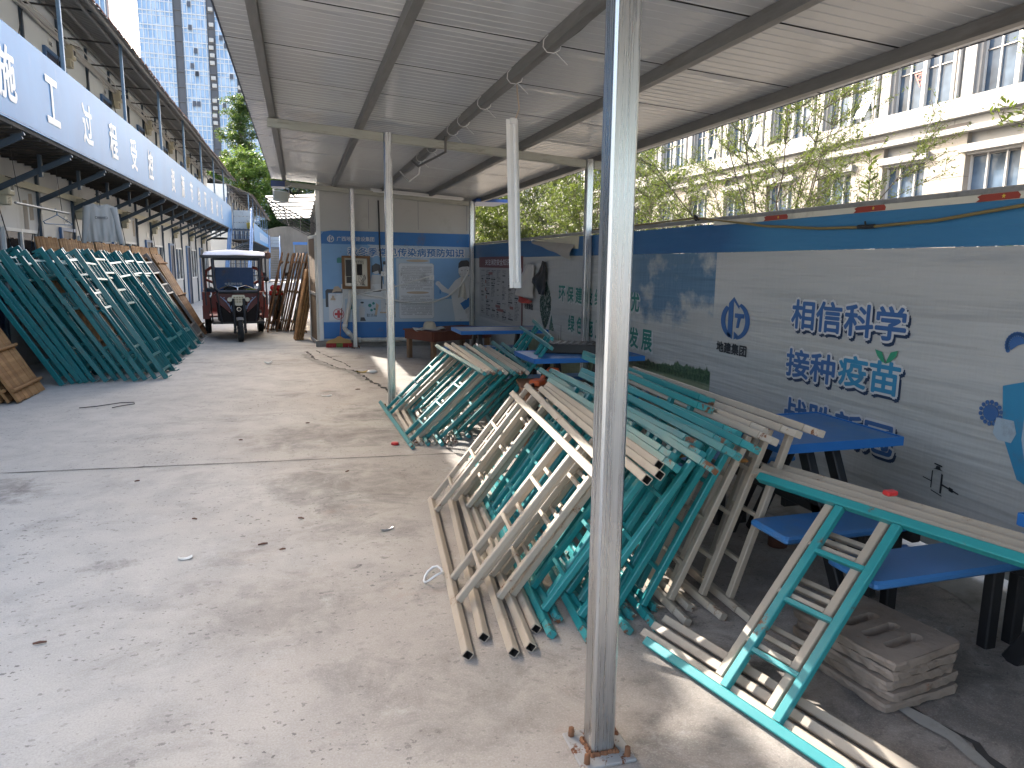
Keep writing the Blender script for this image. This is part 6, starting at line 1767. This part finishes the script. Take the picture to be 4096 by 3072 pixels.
def in_shaft(x): return any(a - .2 < x < a + w_ + .2 for a, w_ in shafts)
g = MB()
x = TX0
while x <= TX1 + .01:
    if not in_shaft(x): g.b2((x - .07, TY - .14, 0), (x + .07, TY - .002, TH))
    x += .84
z = 1.5
i = 0
edges = [TX0] + [q for a, w_ in shafts for q in (a, a + w_)] + [TX1]
while z < TH:
    for a, c in zip(edges[::2], edges[1::2]): g.b2((a, TY - (.16 if i % 2 else .10), z - (.09 if i % 2 else .06)), (c, TY - .003, z + (.09 if i % 2 else .06)))
    z += .85 if i % 2 == 0 else 1.9; i += 1
g.build('mullion_grid', M_TMULL, tw)
rr_ = random.Random(77)
acs = MB()
for a, w_ in shafts:
    g = MB(); g.b2((a, TY - .3, 0), (a + .12, TY - .004, TH)); g.b2((a + w_ - .12, TY - .3, 0), (a + w_, TY - .004, TH)); g.b2((a + .12, TY - .05, 0), (a + w_ - .12, TY - .004, TH))
    z = 1.5
    while z < TH: g.b2((a + .12, TY - .28, z - .15), (a + w_ - .12, TY - .05, z + .15)); z += 3.0
    g.build('service_shaft', M_TDARK, tw)
n_ac = 0
for a, w_ in shafts[1:4]:
    z = 30.0
    while z < 72:
        if rr_.random() < .85 and n_ac < 75:
            g = MB(); g.rbox((a + w_ / 2 + rr_.uniform(-.15, .15), TY - .45, z + .55), (.9, .4, .75), .04); g.lathe([(.28, 0), (.27, .02), (.20, .02), (.20, 0)], (a + w_ / 2, TY - .66, z + .55), 10, axis='Y'); g.build('air_conditioner', M_AC, tw); n_ac += 1
        z += 1.5 if rr_.random() < .6 else 3.0
for q in range(70):
    x = TX0 + .42 + .84 * rr_.randrange(1 if rr_.random() < .05 else 8, 30); z = 32 + 1.5 * rr_.randrange(26)
    if in_shaft(x) or in_shaft(x - .6) or in_shaft(x + .6): continue
    g = MB(); g.box((x, TY - .35, z + .72), (.7, .06, 1.2), Matrix.Rotation(R(-24), 3, 'X')); g.build('open_window', M_HOPPER if q % 4 == 0 else M_TDARK, tw)
t2 = thing('slim_tower', 'distant ribbed blue tower just showing above the dormitory roof', 'tower', (-64, 260, 0))
g = MB(); g.b2((-78, 260, 0), (-53.4, 280, 130)); g.build('glass_wall', tower_glass('slim tower glass', (.10, .18, .30), (.18, .28, .42), 1.4, 3.2), t2)
g = MB(); x = -78
while x < -53: g.b2((x - .15, 259.5, 0), (x + .15, 259.99, 130)); x += 1.4
g.build('fin', M_TMULL, t2)
g = MB(); g.b2((-53.7, 259.3, 0), (-53.2, 260.2, 130)); g.build('corner_trim', simple('reddish trim', (.26, .20, .18), .6), t2)

# ------------------------------------------------------------------ trees
def leaf_mat(name, c1, c2, trans=.35):
    b = NB(name)
    v = b.vec((1, 1, 1))
    n = b.noise(1.1, 4, .6)
    gi = b.n('ShaderNodeNewGeometry')
    colr = b.mix(b.rng(gi.outputs['Random Per Island'], 0, 1), c1, c2)
    colr = b.mix(b.rng(n, .35, .65, 0, .5), colr, sc(c1, .7))
    m = b.done(colr, .45, 0, .4)
    t = b.n('ShaderNodeBsdfTranslucent'); b.put(t.inputs[0], b.mix(.5, colr, (.20, .28, .03)))
    mx = b.n('ShaderNodeMixShader'); mx.inputs[0].default_value = trans
    b.t.links.new(b.b.outputs[0], mx.inputs[1]); b.t.links.new(t.outputs[0], mx.inputs[2])
    out = b.t.nodes['Material Output']; b.t.links.new(mx.outputs[0], out.inputs[0])
    return m
M_LEAFA = leaf_mat('yellow green leaves', (.05, .075, .016), (.125, .15, .035), .32)
M_LEAFB = leaf_mat('mid green leaves', (.05, .075, .02), (.115, .14, .038), .32)
M_LEAFC = leaf_mat('light bushy leaves', (.06, .13, .03), (.15, .24, .06), .35)
M_LEAFD = leaf_mat('dark leaves', (.025, .055, .025), (.06, .11, .04), .25)
M_LEAFE = leaf_mat('blue green leaves', (.03, .075, .03), (.08, .13, .045), .3)
M_BARK = simple('grey bark', (.075, .06, .045), .9, var=.3, scale=12, bump=.5)
def leaf(mb, p, d, s, rnd_):
    """one bent leaf of length s along d"""
    d = d.normalized()
    side = d.cross(Vector((rnd_.uniform(-.5, .5), rnd_.uniform(-.5, .5), 1))).normalized()
    up = side.cross(d)
    w = s * .42
    a, m, e = p, p + d * s * .55 + up * s * .06, p + d * s
    mb.add([a, m + side * w / 2, e, m - side * w / 2], [(0, 1, 2, 3)])
def vase_tree(name, label, base, H, spread, seed, leaves, leafm, lsize, stems=8, zmin=1.6):
    """several thin stems fanning out of the ground, side shoots following them, small leaves along the shoots"""
    rt_ = random.Random(seed)
    base = Vector(base)
    root = thing(name, label, 'tree', base, 'slender trees between the hoarding and the stone building')
    tr, lf = MB(), MB()
    tips = []
    for s in range(stems):
        a = 2 * math.pi * (s + rt_.uniform(-.3, .3)) / stems
        rad = spread * (1.0 if s % 2 else .5) * rt_.uniform(.65, 1.0)
        top = H * rt_.uniform(.8, 1.0) * (.82 if s % 2 else 1)
        pts = []
        for i in range(11):
            t = i / 10
            o = rad * max(0, t - .12) ** 1.15
            pts.append(base + Vector((math.cos(a) * o + rt_.uniform(-.04, .04), math.sin(a) * o + rt_.uniform(-.04, .04), top * t)))
        tr.tube(pts, [.030 * (1 - .88 * i / 10) for i in range(11)], 6)
        out = Vector((math.cos(a), math.sin(a), .55)).normalized()
        for i in range(3, 11):
            if pts[i].z < zmin - .3: continue
            for q in range(3):
                d_ = (out * .8 + Vector((rt_.uniform(-1, 1), rt_.uniform(-1, 1), rt_.uniform(-.15, .55)))).normalized()
                L = spread * rt_.uniform(.22, .5) * (1.1 - .5 * i / 10)
                P = [pts[i]]
                for j in range(5):
                    d_ = (d_ + Vector((rt_.uniform(-.2, .2), rt_.uniform(-.2, .2), rt_.uniform(-.12, .14)))).normalized()
                    P.append(P[-1] + d_ * L / 5)
                tr.tube(P, [.0075 * (1 - .85 * j / 5) for j in range(6)], 4)
                for j in range(1, 6):
                    tips.append((P[j - 1], P[j], d_, lsize * 2.2))
                    for w in range(2):
                        dd = (d_ + Vector((rt_.uniform(-1, 1), rt_.uniform(-1, 1), rt_.uniform(-.2, .6)))).normalized()
                        e = P[j] + dd * rt_.uniform(.12, .34)
                        tr.tube([P[j], (P[j] + e) / 2 + Vector((0, 0, .015)), e], [.004, .003, .0018], 3)
                        tips.append((P[j], e, dd, lsize * 1.3))
    per = leaves / max(1, len(tips))
    for p0, p1, dd, r_ in tips:
        for q in range(int(per * rt_.choice((.2, .6, 1.0, 1.3, 1.9)) + rt_.random())):
            p = p0.lerp(p1, rt_.uniform(.1, 1.1))
            c_ = rt_.uniform(0, 2 * math.pi)
            d_ = (dd * .5 + Vector((math.cos(c_), math.sin(c_), rt_.uniform(-.15, .7)))).normalized()
            leaf(lf, p + Vector((rt_.gauss(0, r_ * .35), rt_.gauss(0, r_ * .35), rt_.gauss(0, r_ * .25))), d_, lsize * rt_.uniform(.6, 1.25), rt_)
    tr.build('trunk', M_BARK, root)
    lf.build('crown', leafm, root)
    return root
vase_tree('terminalia_tree', 'airy many-stemmed tree with small yellow-green leaves in front of the stone building', (7.6, 10.4, 0), 4.6, 3.0, 5, 34000, M_LEAFA, .052, 11)
vase_tree('terminalia_tree', 'bright-leaved tree reaching in at the right edge above the hoarding', (7.2, 4.65, 0), 5.0, 2.4, 9, 11000, M_LEAFA, .07, 5)
vase_tree('terminalia_tree', 'thin tree showing just right of the near post above the hoarding', (8.0, 15.2, 0), 3.7, 1.6, 14, 6000, M_LEAFA, .07, 7)
vase_tree('terminalia_tree', 'dense leafy tree seen between the hanging lamp and the right posts', (8.4, 20.0, 0), 5.6, 3.8, 21, 26000, M_LEAFB, .11, 11)
vase_tree('terminalia_tree', 'leafy tree seen beyond the corner of the poster hut', (8.6, 28.0, 0), 6.4, 3.6, 33, 26000, M_LEAFB, .16, 10)
vase_tree('terminalia_tree', 'far leafy tree farthest along the street side of the hut', (9.5, 38.0, 0), 7.0, 4.2, 35, 14000, M_LEAFB, .24, 9)
g = MB(); rs_ = random.Random(3)
sp_ = thing('young_shoot', 'upright leafy shoot poking above the hoarding beside the open panes', 'shoot', (5.2, 5.75, 0))
st_ = MB(); st_.tube([(5.2, 5.75, 0), (5.21, 5.74, 1.8), (5.2, 5.73, 2.62)], [.012, .008, .004], 6); st_.build('stem', M_BARK, sp_)
for q in range(60):
    z = 1.9 + .75 * rs_.random(); c_ = rs_.uniform(0, 6.28)
    leaf(g, Vector((5.2, 5.74, z)), Vector((math.cos(c_), math.sin(c_), .6)), rs_.uniform(.06, .11), rs_)
g.build('leaves', M_LEAFA, sp_)
def bushy_tree(name, label, base, H, rx, n, leafm, ls, seed, zlow=.25, lobes=14, group='trees on the slope behind the far wall', tall=False):
    rt_ = random.Random(seed); base = Vector(base)
    root = thing(name, label, 'tree', base, group)
    tr, lf = MB(), MB()
    tr.tube([base, base + Vector((.1, 0, H * .4)), base + Vector((-.1, .1, H * .85))], [rx * .07, rx * .05, rx * .015], 8)
    L = []
    for q in range(lobes):
        t = (q + .5) / lobes
        z = H * (zlow + (1 - zlow) * t)
        prof_ = math.sin(math.pi * min(1, (.25 + .75 * t))) ** .6 if not tall else (.55 + .45 * math.sin(math.pi * t * 1.1)) * (1 - .55 * max(0, t - .6) / .4)
        a = q * 2.4 + rt_.uniform(-.5, .5)
        r_ = rx * prof_ * rt_.uniform(.25, .75)
        c = base + Vector((math.cos(a) * r_, math.sin(a) * r_, z))
        s_ = rx * rt_.uniform(.28, .52)
        L.append((c, s_))
        tr.tube([base + Vector((0, 0, z * .6)), (base + Vector((0, 0, z * .75)) + c) / 2, c], [rx * .025, rx * .018, rx * .006], 5)
    for c, s_ in L:
        # clumps inside each limb's volume
        for w in range(10):
            v = Vector((rt_.gauss(0, 1), rt_.gauss(0, 1), rt_.gauss(0, .8))).normalized() * s_ * rt_.uniform(.45, 1.05)
            cc = c + v
            for e in range(n // (lobes * 10)):
                o = Vector((rt_.gauss(0, 1), rt_.gauss(0, 1), rt_.gauss(0, .55))) * s_ * .19
                d_ = Vector((rt_.uniform(-1, 1), rt_.uniform(-1, 1), rt_.uniform(-.5, .5)))
                leaf(lf, cc + o, d_, ls * rt_.uniform(.6, 1.3), rt_)
    tr.build('trunk', M_BARK, root); lf.build('crown', leafm, root)
    return root
bushy_tree('eucalyptus_tree', 'tall dark eucalyptus standing out against the glass tower', (-6.4, 96, 4), 17.0, 3.6, 12000, M_LEAFE, .42, 1, .25, 20, tall=True)
bushy_tree('bushy_tree', 'bright feathery green tree left of the eucalyptus foot', (-9.0, 84, 2), 9.6, 4.4, 11000, M_LEAFC, .42, 2)
bushy_tree('bushy_tree', 'broad bright green tree filling the slope below the eucalyptus', (-5.0, 82, 2), 10.2, 5.0, 15000, M_LEAFC, .42, 3)
bushy_tree('bushy_tree', 'darker green tree on the slope beside the shed roof edge', (-.6, 88, 3), 11.5, 5.4, 16000, M_LEAFE, .42, 4)
bushy_tree('bushy_tree', 'dark undergrowth tree just above the stained concrete wall', (-1.0, 80, 3.6), 4.6, 3.8, 9000, M_LEAFD, .40, 6)
bushy_tree('bushy_tree', 'dark tree behind the hut awning', (3.6, 84, 3), 9.5, 4.6, 9000, M_LEAFD, .45, 7)
bushy_tree('bushy_tree', 'green tree rising behind the end of the dormitory roofs', (-13.5, 92, 2), 9.5, 4.2, 7000, M_LEAFC, .45, 8)
sl_ = MB(); sl_.grid(lambda u, v: (-45 + 75 * u, 81 + 40 * v, 3.4 + 2.5 * v + .6 * math.sin(u * 19) * v), 30, 8)
struct(sl_.build('hill', M_SOIL))
for o in list(bpy.data.objects):
    if '_o' in o: del o['_o']
